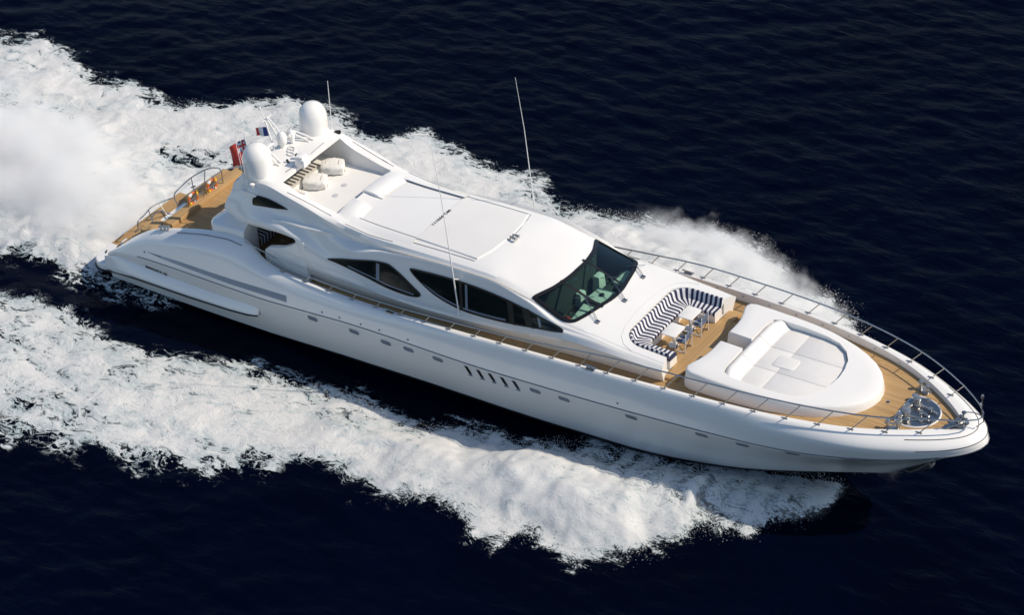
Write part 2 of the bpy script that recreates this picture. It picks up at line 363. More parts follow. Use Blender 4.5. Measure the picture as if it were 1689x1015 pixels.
def stripe_mat(name, period=.205):
    m, nt, b = new_mat(name)
    at = nd(nt, 'ShaderNodeAttribute', attribute_name='along')
    tc = nd(nt, 'ShaderNodeTexCoord'); nz = nd(nt, 'ShaderNodeTexNoise'); nz.inputs['Scale'].default_value = 6; nt.links.new(tc.outputs['Object'], nz.inputs['Vector'])
    s = math_n(nt, 'ADD', math_n(nt, 'MULTIPLY', at.outputs['Fac'], 1/period), math_n(nt, 'MULTIPLY', nz.outputs[0], .08))
    f = math_n(nt, 'LESS_THAN', math_n(nt, 'FRACT', s), .52)
    nt.links.new(mixc(nt, f, (.70, .70, .71), (.012, .014, .06)), b.inputs['Base Color'])
    b.inputs['Roughness'].default_value = .8
    b.inputs['Sheen Weight'].default_value = .1
    bp = nd(nt, 'ShaderNodeBump'); bp.inputs['Strength'].default_value = .35; bp.inputs['Distance'].default_value = .03; nt.links.new(nz.outputs[0], bp.inputs['Height']); nt.links.new(bp.outputs[0], b.inputs['Normal'])
    return m
def glass_mat(name, tint, dark=False):
    m, nt, b = new_mat(name)
    out = nt.nodes['Material Output']
    tr = nd(nt, 'ShaderNodeBsdfTransparent'); tr.inputs[0].default_value = (*tint, 1); m.use_backface_culling = False
    gl = nd(nt, 'ShaderNodeBsdfGlossy'); gl.inputs['Roughness'].default_value = .02; gl.inputs[0].default_value = (.9, 1, .97, 1)
    fr = nd(nt, 'ShaderNodeFresnel'); fr.inputs[0].default_value = 1.5
    mx = nd(nt, 'ShaderNodeMixShader'); nt.links.new(fr.outputs[0], mx.inputs[0]); nt.links.new(tr.outputs[0], mx.inputs[1]); nt.links.new(gl.outputs[0], mx.inputs[2])
    nt.links.new(mx.outputs[0], out.inputs[0])
    return m
M = {}
M['white'] = plain('white_gelcoat', (.845, .83, .80), .18, var=.03, scale=.7, coat=.5, bump=.04, bscale=1.1)
M['deckwhite'] = plain('nonskid_white', (.78, .765, .735), .55, var=.03, scale=1.2, bump=.12, bscale=60)
M['cushion'] = plain('white_vinyl', (.75, .735, .71), .5, var=.05, scale=2, bump=.35, bscale=4)
M['black'] = plain('black_rubber', (.006, .006, .007), .4)
M['antifoul'] = plain('black_antifouling', (.006, .007, .009), .5)
M['groove'] = plain('dark_groove', (.06, .065, .08), .4)
M['greyrail'] = plain('grey_rubrail', (.16, .17, .19), .35)
M['chrome'] = plain('polished_steel', (.50, .49, .47), .28, metal=.85, var=.25, scale=14)
M['steel'] = plain('brushed_steel', (.36, .36, .36), .3, metal=1, var=.2, scale=12)
M['darksteel'] = plain('dark_galvanised_steel', (.10, .105, .11), .5, metal=.6, var=.3, scale=9)
M['teak'] = teak_mat('teak_fore_and_aft')
M['teakx'] = teak_mat('teak_athwart', 'y')
M['stripe'] = stripe_mat('navy_and_white_stripe')
M['stripe2'] = stripe_mat('dark_stripe', .2)
M['darkglass'] = plain('tinted_window', (.004, .008, .008), .06, var=.1, spec=.32)
M['glass'] = glass_mat('green_windscreen', (.62, .83, .76))
M['canvas'] = plain('cream_canvas', (.74, .72, .67), .85, var=.05, scale=6, bump=.5, bscale=7)
M['grey'] = plain('light_grey_plastic', (.52, .53, .55), .5)
M['scoop'] = plain('porthole_glass', (.20, .23, .29), .12, var=.15)
M['red'] = plain('red_bunting', (.60, .055, .04), .8, var=.1, scale=5)
M['blue'] = plain('navy_bunting', (.03, .05, .20), .8, var=.1)
M['flagwhite'] = plain('white_bunting', (.78, .78, .78), .8)
M['brown'] = plain('dark_wood', (.09, .045, .022), .45, var=.2)
M['darkseat'] = plain('black_leather', (.02, .02, .022), .5)
M['slate'] = plain('slate_canvas', (.10, .13, .20), .8, var=.15)
M['orange'] = plain('orange_buoy', (.62, .13, .03), .5)
M['yellow'] = plain('yellow_webbing', (.75, .52, .05), .6)
M['taupe'] = plain('taupe_slats', (.50, .47, .42), .6, var=.1)
M['vent'] = plain('grille_grey', (.22, .25, .31), .4)
M['dash'] = plain('helm_leather', (.72, .74, .70), .5, var=.03)
M['floor_dark'] = plain('dark_carpet', (.035, .042, .040), .9, var=.3)
# ================================================================= the yacht
yacht = thing('motor_yacht', 'long white motor yacht planing at speed with teak decks and a wake behind it', 'yacht', (19, 0, 0))
def Y(mb, name, mats, parent=yacht, **kw): return mb.build(name, mats, parent, **kw)
def both(mb, P, m=0, flip=False):
    P = np.asarray(P)
    mb.grid(P*[1, -1, 1], m, flip); mb.grid(P, m, not flip)

g1, g2, g3, g4 = hull_grid()
h = MB(); both(h, g2); both(h, g3); both(h, g4)
hull = Y(h, 'hull', M['white'], weld=.004, smooth=40)
h = MB(); both(h, g1)
Y(h, 'hull_bottom', M['antifoul'], weld=.004)
# rub rail on the knuckle, outside the skin
kn = stations(KNUCKLE, np.linspace(.052, 1, 150)); kn = kn[kn[:, 1] > .02]
kn_out = kn+np.array([0, .012, 0]); kn_out[:, 0] += np.interp(kn[:, 0], [38.5, 39.6], [0, .012])
path = [(x, -y, z) for x, y, z in kn_out]+[(39.585, 0, 3.92)]+[(x, y, z) for x, y, z in kn_out[::-1]]
Y(MB().tube(path, .019, 6), 'rub_rail', M['greyrail'])
# black boot stripe just above the water
bt = []
for k, t in ((0, 0), (1, .14)):
    pts = stations(CHINE, np.linspace(.02, .985, 120)); q = stations(KNUCKLE, np.linspace(.02, .985, 120))
    mid = .5*(pts+q); fl = np.interp(mid[:, 0], [0, 22, 30, 36], [.06, .05, -.12, -.2]); mid[:, 1] = np.maximum(mid[:, 1]+fl*np.minimum(1, mid[:, 1]), 0)
    w = pts+(mid-pts)*t*np.interp(pts[:, 0], [0, 9, 13, 25, 33, 36], [.02, .05, .9, 1, .5, .2])[:, None]
    w[:, 1] += .02*(k > -1); bt.append(w)
h = MB(); both(h, np.array(bt))
Y(h, 'boot_stripe', M['antifoul'])

# swim platform, its side fins and the sloped transom
pl = [(.62, -3.62), (.62, 3.62)]+arc(.30, 2.98, .72, 65, 180, 10)[1:]+arc(.30, -2.98, .72, 180, 295, 10)[:-1]
pl = ccw(pl)
Y(MB().prism(pl, .42, .78), 'swim_platform', M['white'], bevel=.07, bseg=3)
Y(MB().prism(rrect(-.36, .34, -2.28, 2.28, .06), .77, .787), 'platform_teak', M['teakx'])
h = MB()
for s in (-1, 1):
    h.tube([(.62, s*3.66, .5)]+[(x-.02, s*y+s*.02, .46) for x, y in arc(.30, 2.98, .72, 65, 180, 10)]+[(-.44, 0, .46)], .05, 6)
    h.tube([(.62, s*3.66, .52), (2.3, s*3.92, .86), (5.45, s*3.95, .95), (7.6, s*3.95, 1.05), (8.6, s*3.93, 1.13), (9.1, s*3.87, 1.2)], [.05, .05, .045, .04, .04, .03], 6)
Y(h, 'rubber_strip', M['black'])
FIN = [(.5, 3.63, .78, .5), (1.2, 3.78, .98, .66), (2.35, 3.9, 1.08, .84), (4, 3.92, 1.11, .88), (5.45, 3.93, 1.15, .93), (7.4, 3.93, 1.23, 1.03), (8.5, 3.91, 1.31, 1.12), (8.95, 3.87, 1.34, 1.17), (9.12, 3.8, 1.32, 1.22)]
for s in (-1, 1):
    xs = np.linspace(.5, 9.12, 60); v = pchip(FIN, xs); P = []
    for t in (0, .12, .3, .6, .85, 1, 1.0001, 1.15, 2):
        if t <= 1:
            yy = 3.6+(v[:, 0]-3.6)*(.45*(1-(1-t)**2)**.5+.55*t); zz = v[:, 1]+.42*(1-t)**1.3-.05*t**6
        elif t < 1.1: yy = v[:, 0]+.012; zz = v[:, 1]-.07
        elif t < 2: yy = v[:, 0]; zz = v[:, 2]
        else: yy = np.full_like(xs, 3.4); zz = v[:, 2]-.02
        P.append(np.stack([xs, s*yy, zz], -1))
    Y(MB().grid(np.array(P), flip=(s > 0)), 'side_fin', M['white'], smooth=50)
# transom slope, cockpit deck, side decks and foredeck in teak
tr = MB()
prof = [(.30, .76), (.55, .80), (1.0, 1.06), (1.8, 1.75), (2.35, 2.25), (2.62, 2.5), (2.8, 2.56), (3.0, 2.56)]
tr.grid([[(x, y, z) for y in np.linspace(-2.96, 2.96, 12)] for x, z in prof], flip=True)
Y(tr, 'transom', M['white'], smooth=50)
ci = crom(CAPIN, 30, True); o_ = np.argsort(ci[:, 0])
def deck_half(x): return np.interp(x, ci[o_, 0], ci[o_, 1])-.025
xs = np.concatenate([np.linspace(2.9, 36, 120), np.linspace(36.1, 38.41, 30)])
dk = MB().grid([[(x, t*deck_half(x), float(deck_z(x))) for t in np.linspace(-1, 1, 9)] for x in xs], flip=True)
Y(dk, 'teak_deck', M['teak'], smooth=30)
# teak sill along the aft edge of the cockpit and steps down to the platform
Y(MB().box((3.05, .35, 2.68), (.5, 4.9, .24)), 'teak_sill', M['teakx'], bevel=.03)
for s in (-1, 1):
    h = MB()
    for i in range(5):
        h.box((.62+i*.43, s*2.25, .90+i*.36), (.52, .95, .39))
    Y(h, 'transom_steps', M['teakx'], bevel=.02)
# details on the topsides: portholes, louvred slots, vents, lettering
def hull_y(x, z):
    """outer skin half-breadth at x, z"""
    G = np.concatenate([g2, g3[1:14]]); n = G.shape[1]
    j = np.argmin(np.abs(G[:, :, 0].mean(0)-x)); best = None
    for jj in (j-1, j, j+1):
        pass
    zz = np.array([np.interp(x, G[i, :, 0], G[i, :, 2]) for i in range(len(G))]); yy = np.array([np.interp(x, G[i, :, 0], G[i, :, 1]) for i in range(len(G))])
    return float(np.interp(z, zz, yy))
def skin_patch(mb, out, off=.01, s=-1, m=0, rings=(1, .6, 0)):
    """a small closed outline (x, z) laid on the hull skin"""
    cx = sum(p[0] for p in out)/len(out); cz = sum(p[1] for p in out)/len(out); R = []
    for r in rings:
        R.append([(cx+(x-cx)*r, 0, cz+(z-cz)*r) for x, z in out])
    P = [[(x, s*(hull_y(x, z)+off), z) for x, _, z in ring] for ring in R]
    mb.grid(P, m, flip=(s < 0), wrap=True); return mb
PORTS = [(12.04, 2.08), (14.13, 2.16), (15.69, 2.18), (16.81, 2.25), (18.22, 2.29), (22.75, 2.42), (24.05, 2.5), (26.98, 2.7), (29.9, 2.88), (31.5, 2.92), (33.4, 3.05)]
SLOTS = [(19.58, 2.22), (20.14, 2.24), (20.69, 2.27), (21.25, 2.29), (21.8, 2.32)]
for s in (-1, 1):
    for x, z in PORTS:
        o = ccw([(a, b) for a, b in rrect(x-.25, x+.25, z-.115, z+.115, .1)])
        fr = skin_patch(MB(), [(x+(a-x)*1.14, z+(b-z)*1.22) for a, b in o], .006, s, rings=(1, .5, 0)).build('porthole', M['white'], yacht)
        skin_patch(MB(), o, .012, s).build('porthole_pane', M['scoop'], fr)
    for x, z in SLOTS:
        o = [(x-.02, z+.25), (x+.09, z+.25), (x+.19, z-.05), (x+.20, z-.25), (x+.06, z-.25), (x-.03, z)]
        sc = [(x-.22, z+.26), (x+.06, z+.27), (x+.22, z-.27), (x-.06, z-.28)]
        fr = skin_patch(MB(), ccw(sc), .005, s).build('air_slot', M['white'], yacht)
        skin_patch(MB(), ccw([(x-.07, z+.27), (x+.09, z+.28), (x+.17, z+.02), (x+.215, z-.12), (x+.06, z-.13), (x-.0, z+.04)]), .014, s).build('slot_opening', M['black'], fr)
        skin_patch(MB(), ccw([(x+.10, z-.12), (x+.19, z-.11), (x+.22, z-.26), (x-.02, z-.26)]), .011, s).build('slot_scoop', M['scoop'], fr)
    for x, z in ((12.61, 2.62), (13.49, 2.66), (14.56, 2.72), (15.48, 2.76), (16.88, 2.8), (26.5, 3.28), (3.0, 2.25)):
        h = skin_patch(MB(), [(x+.05*math.cos(a), z+.05*math.sin(a)) for a in np.linspace(0, 2*math.pi, 10, endpoint=False)], .012, s)
        Y(h, 'drain_fitting', M['scoop'])
    # long louvred intake grille above the rub rail
    fr = MB(); sl = MB()
    xs = np.linspace(3.2, 10.78, 60)
    zt = lambda x: np.interp(x, [3.2, 5, 7.9, 10.78], [2.32, 2.46, 2.6, 2.76]); zb = lambda x: np.interp(x, [3.2, 4.2, 7.9, 10.78], [2.30, 2.26, 2.34, 2.46])
    fr.grid([[(x, s*(hull_y(x, zb(x)+(zt(x)-zb(x))*t)+.006), zb(x)+(zt(x)-zb(x))*t) for t in np.linspace(0, 1, 4)] for x in xs], flip=(s > 0))
    for k in range(6):
        t = (k+.5)/6
        sl.tube([(x, s*(hull_y(x, zb(x)+(zt(x)-zb(x))*t)+.012), zb(x)+(zt(x)-zb(x))*t) for x in xs[6:]], .014, 4)
    g = Y(fr, 'intake_grille', M['vent']); sl.build('louvre_blades', M['grey'], g)
def text_mesh(body, size, name, mat, parent, fx, bold=0.0):
    cu = bpy.data.curves.new(name, 'FONT'); cu.body = body; cu.size = size; cu.extrude = 0; cu.offset = bold; cu.resolution_u = 3
    t = bpy.data.objects.new(name, cu); C.objects.link(t); bpy.context.view_layer.update()
    me = bpy.data.meshes.new_from_object(t); bpy.data.objects.remove(t)
    bm = bmesh.new(); bm.from_mesh(me); bmesh.ops.subdivide_edges(bm, edges=[e for e in bm.edges if e.calc_length() > .25], cuts=1)
    o0 = origin_of(parent)
    w = max(v.co.x for v in bm.verts)
    for v in bm.verts: v.co = Vector(fx(v.co.x, v.co.y, w))-o0
    bm.to_mesh(me); bm.free(); me.materials.clear(); me.materials.append(mat)
    return put(bpy.data.objects.new(name, me), parent)
def stern_name(x, y, w): X = 2.95+x*1.22/w; return (X, -(hull_y(X, 1.5+y)+.014), 1.45+y)
text_mesh('MANGUSTA 130', .2, 'hull_lettering', M['black'], yacht, stern_name, .006)
def stern_name_p(x, y, w): X = 4.17-x*1.22/w; return (X, (hull_y(X, 1.5+y)+.014), 1.45+y)
text_mesh('MANGUSTA 130', .2, 'hull_lettering', M['black'], yacht, stern_name_p, .006)
# thin hand line along the quarter, cap grooves at the bow, anchor pocket
for s in (-1, 1):
    pts = [(x, s*(np.interp(x, [o[0] for o in CAPOUT], [o[1] for o in CAPOUT])+.07), np.interp(x, [o[0] for o in CAPOUT], [o[2] for o in CAPOUT])+.0) for x in np.linspace(4.6, 8.2, 14)]
    Y(MB().tube(pts, .018, 5), 'quarter_rail', M['greyrail'])
for row, x0, nm in ((11, 37.15, 'bow_groove'), (5, 37.6, 'bow_groove')):
    q = g3[row]; q = q[q[:, 0] > x0]
    Y(MB().tube([(x+.004, -y-.004*(y > .01), z+.006) for x, y, z in q]+[(x+.004, y+.004, z+.006) for x, y, z in q[::-1][1:]], .015, 5), nm, M['groove'])
h = MB(); h.box((37.0, 0, 2.02), (1.0, .34, .5), ry=-.55); h.tube([(37.45, -.2, 2.3), (37.15, -.33, 2.0), (36.8, -.34, 1.72), (36.5, -.22, 1.62)], .05, 8); h.tube([(37.45, .2, 2.3), (37.15, .33, 2.0), (36.8, .34, 1.72), (36.5, .22, 1.62)], .05, 8); h.tube([(37.6, 0, 2.38), (37.1, 0, 1.85)], .07, 8)
Y(h, 'anchor', M['darksteel'], bevel=.02)
# ----------------------------------------------------------------- superstructure with its cut-outs
sg_ = sup_grid()                       # (m, n, 3), half section from the base to the centre line
full = np.concatenate([sg_*[1, -1, 1], sg_[::-1][1:]])      # starboard base -> roof -> port base
sm = MB(); m_, n_ = full.shape[:2]
P = full.transpose(1, 0, 2)            # stations x section
sm.grid(P, wrap=True)
sm.F.append(tuple(range(m_))); sm.M.append(0)
sm.F.append(tuple((n_-1)*m_+j for j in range(m_))[::-1]); sm.M.append(0)
sup = sm.build('superstructure', M['white'], yacht, recalc=True)
def prism_obj(out, z0, z1, mat, taper=None):
    mb = MB().prism(ccw(out), z0, z1, top=None if taper is None else taper)
    return mb.build('cutter', mat, yacht, smooth=0, recalc=True)
def sup_z(x, y):
    """height of the skin above plan point x, y"""
    G = section_fill(sup_profile(np.array([x])), NS, sharp=(1,))[:, 0]
    G = G[3:]; j = np.argsort(G[:, 1]); return float(np.interp(abs(y), G[j, 1], G[j, 2]))
def sup_y(x, z):
    """half-breadth of the side skin at height z"""
    G = section_fill(sup_profile(np.array([x])), NS, sharp=(1,))[:, 0]
    G = G[3:3+4+6+5+3]; i = np.argmax(G[:, 2]); G = G[:i+1]
    return float(np.interp(z, np.maximum.accumulate(G[:, 2]), G[:, 1]))
WS = [(21.82, -2.2), (22.0, -1.83), (22.19, -1.45), (22.3, -1.09), (22.38, -.68), (22.42, -.22), (22.42, .22), (22.38, .68), (22.3, 1.09), (22.19, 1.45), (22.0, 1.83), (21.82, 2.2),
      (21.93, 2.29), (22.3, 2.33), (22.74, 2.37), (23.18, 2.41), (23.5, 2.38), (23.73, 2.24), (23.87, 1.96), (24.0, 1.58), (24.16, .9), (24.28, .3), (24.28, -.3), (24.16, -.9), (24.0, -1.58), (23.87, -1.96), (23.73, -2.24), (23.5, -2.38), (23.18, -2.41), (22.74, -2.37), (22.3, -2.33), (21.93, -2.29)]
WS = ccw(WS)
ws_s = smooth_closed(WS, 3)
WIN_AFT = [(12.31, 4.46), (12.75, 4.59), (13.62, 4.78), (14.51, 5.01), (15.16, 5.1), (15.45, 5.04), (15.89, 4.83), (16.38, 4.54), (16.77, 4.31), (16.83, 4.2), (16.72, 4.09), (16.34, 4.01), (15.9, 3.99), (15.4, 4.0), (14.91, 4.05), (14.43, 4.14), (13.84, 4.24), (13.26, 4.33), (12.77, 4.4)]
WIN_FWD = [(16.3, 5.18), (16.45, 5.25), (16.95, 5.3), (17.62, 5.36), (18.29, 5.4), (18.86, 5.42), (19.8, 5.4), (20.73, 5.33), (21.29, 5.26), (21.93, 5.16), (22.57, 5.03), (23.11, 4.93), (23.46, 4.85), (23.47, 4.8), (23.03, 4.7), (22.48, 4.61), (21.74, 4.48), (21.09, 4.38), (20.43, 4.3), (19.67, 4.23), (18.9, 4.19), (18.32, 4.25), (17.74, 4.36), (17.25, 4.53), (16.76, 4.79), (16.45, 5.0)]
WIN_SKY = [(8.57, 5.83), (8.55, 5.97), (8.64, 6.11), (8.81, 6.2), (9.13, 6.2), (9.44, 6.17), (9.89, 6.09), (10.25, 5.98), (10.15, 5.95), (9.65, 5.87), (9.16, 5.82), (8.77, 5.79), (8.62, 5.78)]
well = [(8.4, 5.75), (12.25, 5.75), (12.45, 8), (9.62, 8), (9.66, 6.74), (9.2, 6.62), (8.4, 6.5)]     # x, z of the sundeck well
wb = MB(); n = len(well)
def well_y(x, z): return 1.78+.1*min(1, (z-5.75)/.4)
wb.add([(x, -well_y(x, z), z) for x, z in well]+[(x, well_y(x, z), z) for x, z in well],
       [tuple(range(n)), tuple(range(n, 2*n))[::-1]]+[(i, n+i, n+(i+1) % n, (i+1) % n) for i in range(n)])
c1 = wb.build('cutter', M['deckwhite'], yacht, smooth=0, recalc=True)
sofa_out = [(27.95, -2.08), (27.0, -2.1)]+arc(26.5, -1.25, .86, 270, 180, 8)+arc(26.5, 1.25, .86, 180, 90, 8)+[(27.0, 2.1), (27.95, 2.08), (28.6, 1.7), (28.6, -1.7)]
c2 = prism_obj(sofa_out, 4.05, 6, M['deckwhite'])
c3 = prism_obj([(27.55, -1.6), (27.62, -2.0), (28.0, -3.4), (29, -3.4), (29, -1.6)], 3.0, 6, M['deckwhite'])
c4 = prism_obj([(27.55, 1.6), (27.62, 2.0), (28.0, 3.4), (29, 3.4), (29, 1.6)], 3.0, 6, M['deckwhite'])
wi = [(23.1+(x-23.1)*.9, y*.945) for x, y in WS]
c5 = prism_obj(wi, 4.15, 6.5, M['floor_dark'])
cut(sup, [c1, c2, c3, c4, c5], 38)

def panel(out, fx, off, name, mat, parent, rings=(1, .8, .55, .3, 0)):
    cx = sum(p[0] for p in out)/len(out); cy = sum(p[1] for p in out)/len(out)
    P = [[fx(cx+(x-cx)*r, cy+(y-cy)*r, off) for x, y in out] for r in rings]
    return MB().grid(P, wrap=True).build(name, mat, parent, smooth=50)
def ring(out, d, fx, off, name, mat, parent, steps=3):
    ins = [inset(out, d*k/steps) for k in range(steps+1)]
    P = [[fx(x, y, off if 0 < i else off-.03) for x, y in o] for i, o in enumerate([out]+ins)]
    return MB().grid(P, wrap=True).build(name, mat, parent, smooth=60)
for s in (-1, 1):
    fx = lambda x, z, off: (x, s*(sup_y(x, z)+off), z+off*.3)
    for nm, o, d in (('side_window', WIN_AFT, .055), ('side_window', WIN_FWD, .07), ('quarter_window', WIN_SKY, .03)):
        o2 = ccw(smooth_closed(o, 3)) if s < 0 else ccw(smooth_closed(o, 3))[::-1]
        w = panel(o2, fx, .012, nm, M['darkglass'], yacht)
        ring(o2, d, fx, .03, 'window_frame', M['black'], w)
        if o is WIN_FWD:
            for (x0, z0, x1, z1, wd) in ((18.72, 5.42, 18.82, 4.2, .07), (21.0, 5.29, 21.22, 4.4, .13), (21.72, 5.2, 22.02, 4.53, .17)):
                MB().grid([[fx(x0+(x1-x0)*t+u, z0+(z1-z0)*t, .024) for u in (-wd, wd)] for t in np.linspace(0, 1, 8)], flip=(s > 0)).build('window_mullion', M['black'], w)
            for (x0, z0, x1, z1) in ((18.98, 5.36, 19.05, 4.28), (22.32, 5.03, 22.5, 4.64)):
                MB().grid([[fx(x0+(x1-x0)*t+u, z0+(z1-z0)*t, .017) for u in (-.05, .06)] for t in np.linspace(0, 1, 8)], flip=(s > 0)).build('pane_strip', M['scoop'], w)  # upright blue-grey strips laid over the dark pane
            mb = MB()
            mb.grid([[fx(x, np.interp(x, [16.9, 17.74, 18.32, 18.9, 19.67, 20.43, 21.0], [4.75, 4.46, 4.35, 4.30, 4.34, 4.41, 4.48])+v, .017) for v in (-.03, .04)] for x in np.linspace(16.9, 20.9, 24)], flip=(s < 0))
            mb.build('pane_strip', M['scoop'], w)  # blue-grey strip on the pane, following its lower edge
        if o is WIN_AFT:
            mb = MB()
            mb.grid([[fx(x, np.interp(x, [13.3, 14.4, 15.4, 16.4], [4.42, 4.28, 4.14, 4.14])+v, .017) for v in (-.025, .03)] for x in np.linspace(13.3, 16.5, 20)], flip=(s < 0))
            mb.grid([[fx(14.75+u, z, .017) for u in (-.08, .08)] for z in np.linspace(4.2, 4.95, 8)], flip=(s < 0))
            mb.build('pane_strip', M['scoop'], w)  # blue-grey strips on the pane: one low, one upright
# windscreen
zf = lambda x, y, off: (x+off*.35, y, sup_z(x, y)+off)
frm = ring(ws_s, .15, zf, .035, 'windscreen_frame', M['black'], yacht)
panel(inset(ws_s, .1)[::-1], zf, .012, 'windscreen_glass', M['glass'], frm)
for y0, y1 in ((-1.0, -.98), (.55, .6)):
    xa, xb = 22.3, 24.18
    mb = MB().grid([[zf(xa+(xb-xa)*t, y0+(y1-y0)*t+u, .022) for u in (-.06, .06)] for t in np.linspace(0, 1, 14)], flip=True)
    mb.build('windscreen_mullion', M['black'], frm)
for (x0, y0), (x1, y1) in (((24.42, 1.5), (23.8, 1.92)), ((24.66, -.2), (23.55, .5)), ((24.45, -1.8), (23.4, -1.1))):
    mb = MB(); b0 = Vector(zf(x0, y0, .03)); e0 = Vector(zf(x1, y1, .09))
    for u in (-.035, .035): mb.tube([b0+Vector((0, u, .02)), b0.lerp(e0, .35)+Vector((0, u, .05)), e0+Vector((0, u*.4, 0))], .012, 6)
    mb.box(b0, (.16, .13, .08))
    mb.tube([e0+Vector((-.3, -.22, -.02)), e0+Vector((.3, .22, -.03))], .013, 5)
    Y(mb, 'windscreen_wiper', M['steel'])
# helm station under the glass
mb = MB(); mb.box((23.62, 0, 4.62), (.9, 4.3, .06)); Y(mb, 'dashboard', M['floor_dark'], bevel=.02)
mb = MB(); mb.prism(ccw([(23.05, -.42), (23.1, .42), (23.98, .45), (23.98, -.45)]), 4.66, 4.80); Y(mb, 'dashboard_pad', M['dash'], bevel=.03)
mb = MB(); mb.prism(ccw([(23.3, -2.0), (23.15, -.75), (23.85, -.8), (23.8, -1.7)]), 4.66, 4.79); Y(mb, 'dashboard_pad', M['dash'], bevel=.03)
mb = MB(); mb.prism(ccw([(23.35, 1.0), (23.4, 1.95), (23.75, 1.9), (23.8, 1.0)]), 4.66, 4.79); Y(mb, 'dashboard_pad', M['dash'], bevel=.03)
Y(MB().box((22.75, .95, 4.55), (.35, .5, .8), taper=.8), 'helm_headrest', M['dash'], bevel=.03); Y(MB().box((22.65, -.2, 4.5), (.3, .45, .6), taper=.8), 'helm_headrest', M['dash'], bevel=.03)
mb = MB(); mb.lathe([(.10, 0), (.10, .05), (.07, .08), (.001, .09)], (23.5, 0, 4.8), 16); Y(mb, 'compass', M['black'])
mb = MB(); pts = [(22.95+.1*math.sin(a), -1.3+.24*math.cos(a), 4.75+.22*math.sin(a)) for a in np.linspace(0, 2*math.pi, 20, endpoint=False)]
mb.tube(pts, .02, 6, closed=True); mb.tube([(22.95, -1.3, 4.75), (23.2, -1.3, 4.65)], .03, 6); Y(mb, 'steering_wheel', M['brown'])
for y in (-1.35, -.05, 1.3):
    mb = MB().box((22.35, y, 4.45), (.45, .5, .14)); mb.box((22.12, y, 4.72), (.14, .5, .6)); Y(mb, 'helm_seat', M['darkseat'], bevel=.05)
# brow ledges that catch the sun, above the quarter opening
for s in (-1, 1):
    top = [(9.5, 2.80, 5.44), (9.8, 2.85, 5.49), (10.2, 2.82, 5.54), (10.7, 2.77, 5.54), (11.2, 2.70, 5.53), (11.8, 2.60, 5.52), (12.5, 2.48, 5.50)]
    P = []
    for x, y, z in top:
        yy = sup_y(x, z)
        w = .16*math.sin(math.pi*min(1, max(0, (x-9.45)/3.1)))**.8
        P.append([(x, s*(yy-.03), z+.05*w/.16+.01), (x, s*(yy+w*.75), z+.01), (x, s*(yy+w*.95), z-.035), (x, s*(sup_y(x, z-.16)-.02), z-.16)])
    Y(MB().grid(P, flip=(s > 0)), 'side_ledge', M['white'], smooth=60)
# sliding roof panel, its tracks, seams and the fairing ahead of the sundeck
rz = lambda x, y, o: (x, y, sup_z(x, y)+o)
pan = [(16.0, -1.62), (19.0, -1.75), (19.25, -1.1), (19.38, 0), (19.25, 1.1), (19.0, 1.75), (16.0, 1.62), (16.06, .8), (16.08, 0), (16.06, -.8)]
pan = ccw(pan); mb = MB(); R = []
for r, o in ((1.0, -.02), (1.0, .035), (.985, .05), (.75, .05), (.5, .05), (.25, .05), (0.0, .05)):
    R.append([rz(17.6+(x-17.6)*r, y*r, o) for x, y in smooth_closed(pan, 1)])
mb = MB().grid(R, wrap=True); Y(mb, 'sliding_roof', M['deckwhite'], smooth=25)
for s in (-1, 1):
    P = []
    for x in np.linspace(13.0, 16.05, 20):
        y0 = 1.6+.02*(x-13); P.append([rz(x, s*y0, -.02), rz(x, s*y0, .06), rz(x, s*(y0+.09), .065), rz(x, s*(y0+.4), -.005)])
    Y(MB().grid(P, flip=(s < 0)), 'roof_track', M['white'], smooth=30)
    Y(MB().tube([rz(x, s*(1.57+.02*(x-13)), .03) for x in np.linspace(13.2, 16.0, 12)], .03, 6), 'roof_rail', M['steel'])
    Y(MB().tube([rz(x, s*1.86, .004) for x in np.linspace(15.8, 18.95, 14)], .014, 5), 'roof_seam', M['groove'])
    Y(MB().tube([rz(x, s*np.interp(x, [12.9, 14, 15.2], [2.13, 2.14, 2.1]), .002) for x in np.linspace(12.9, 15.2, 12)], .011, 5), 'roof_seam', M['groove'])
    Y(MB().tube([rz(x, s*np.interp(x, [10.1, 11.2, 12.3], [2.17, 2.1, 2.08]), .004) for x in np.linspace(10.1, 12.2, 12)], .013, 5), 'roof_seam', M['groove'])
Y(MB().tube([rz(19.05, 1.9, .0)]+[rz(x, y, .0) for x, y in ((19.2, 1.4), (19.35, .7), (19.43, .0))], .012, 5), 'roof_seam', M['groove'])
def wing(y0, y1):
    ys = np.linspace(y0, y1, max(3, int(abs(y1-y0)/.2))); P = []
    for y in ys:
        b = -.10*(1-(y/2.0)**2)
        q = [(12.28, 5.7), (12.30, 6.06), (12.36, 6.09), (12.75, 6.10), (13.02, 6.06), (13.14, 5.99), (13.3, sup_z(13.3, y)-.01)]
        k_ = min(1, max(0, (2.16-abs(y))/.9)); k_ = k_*k_*(3-2*k_)
        P.append([(x+b, y, (z+.05*(1-(y/2.1)**2))*k_+(1-k_)*(sup_z(min(x+.2, 13.4), y)-.02 if z > 5.8 else z)) for x, z in q])
    mb = MB().grid(P); k = len(q)
    mb.F.append(tuple(range(k))); mb.M.append(0); mb.F.append(tuple((len(ys)-1)*k+j for j in range(k))[::-1]); mb.M.append(0)
    Y(mb, 'sundeck_fairing', M['white'], smooth=40)
wing(-2.15, -.72); wing(-.02, 2.15)
def roof_no(x, y, w):
    yy = .52-x*1.2/w; return (16.07+y, yy, sup_z(16.2, yy)+.058)
text_mesh('MO 999111', .2, 'roof_number', M['black'], yacht, roof_no, .004)
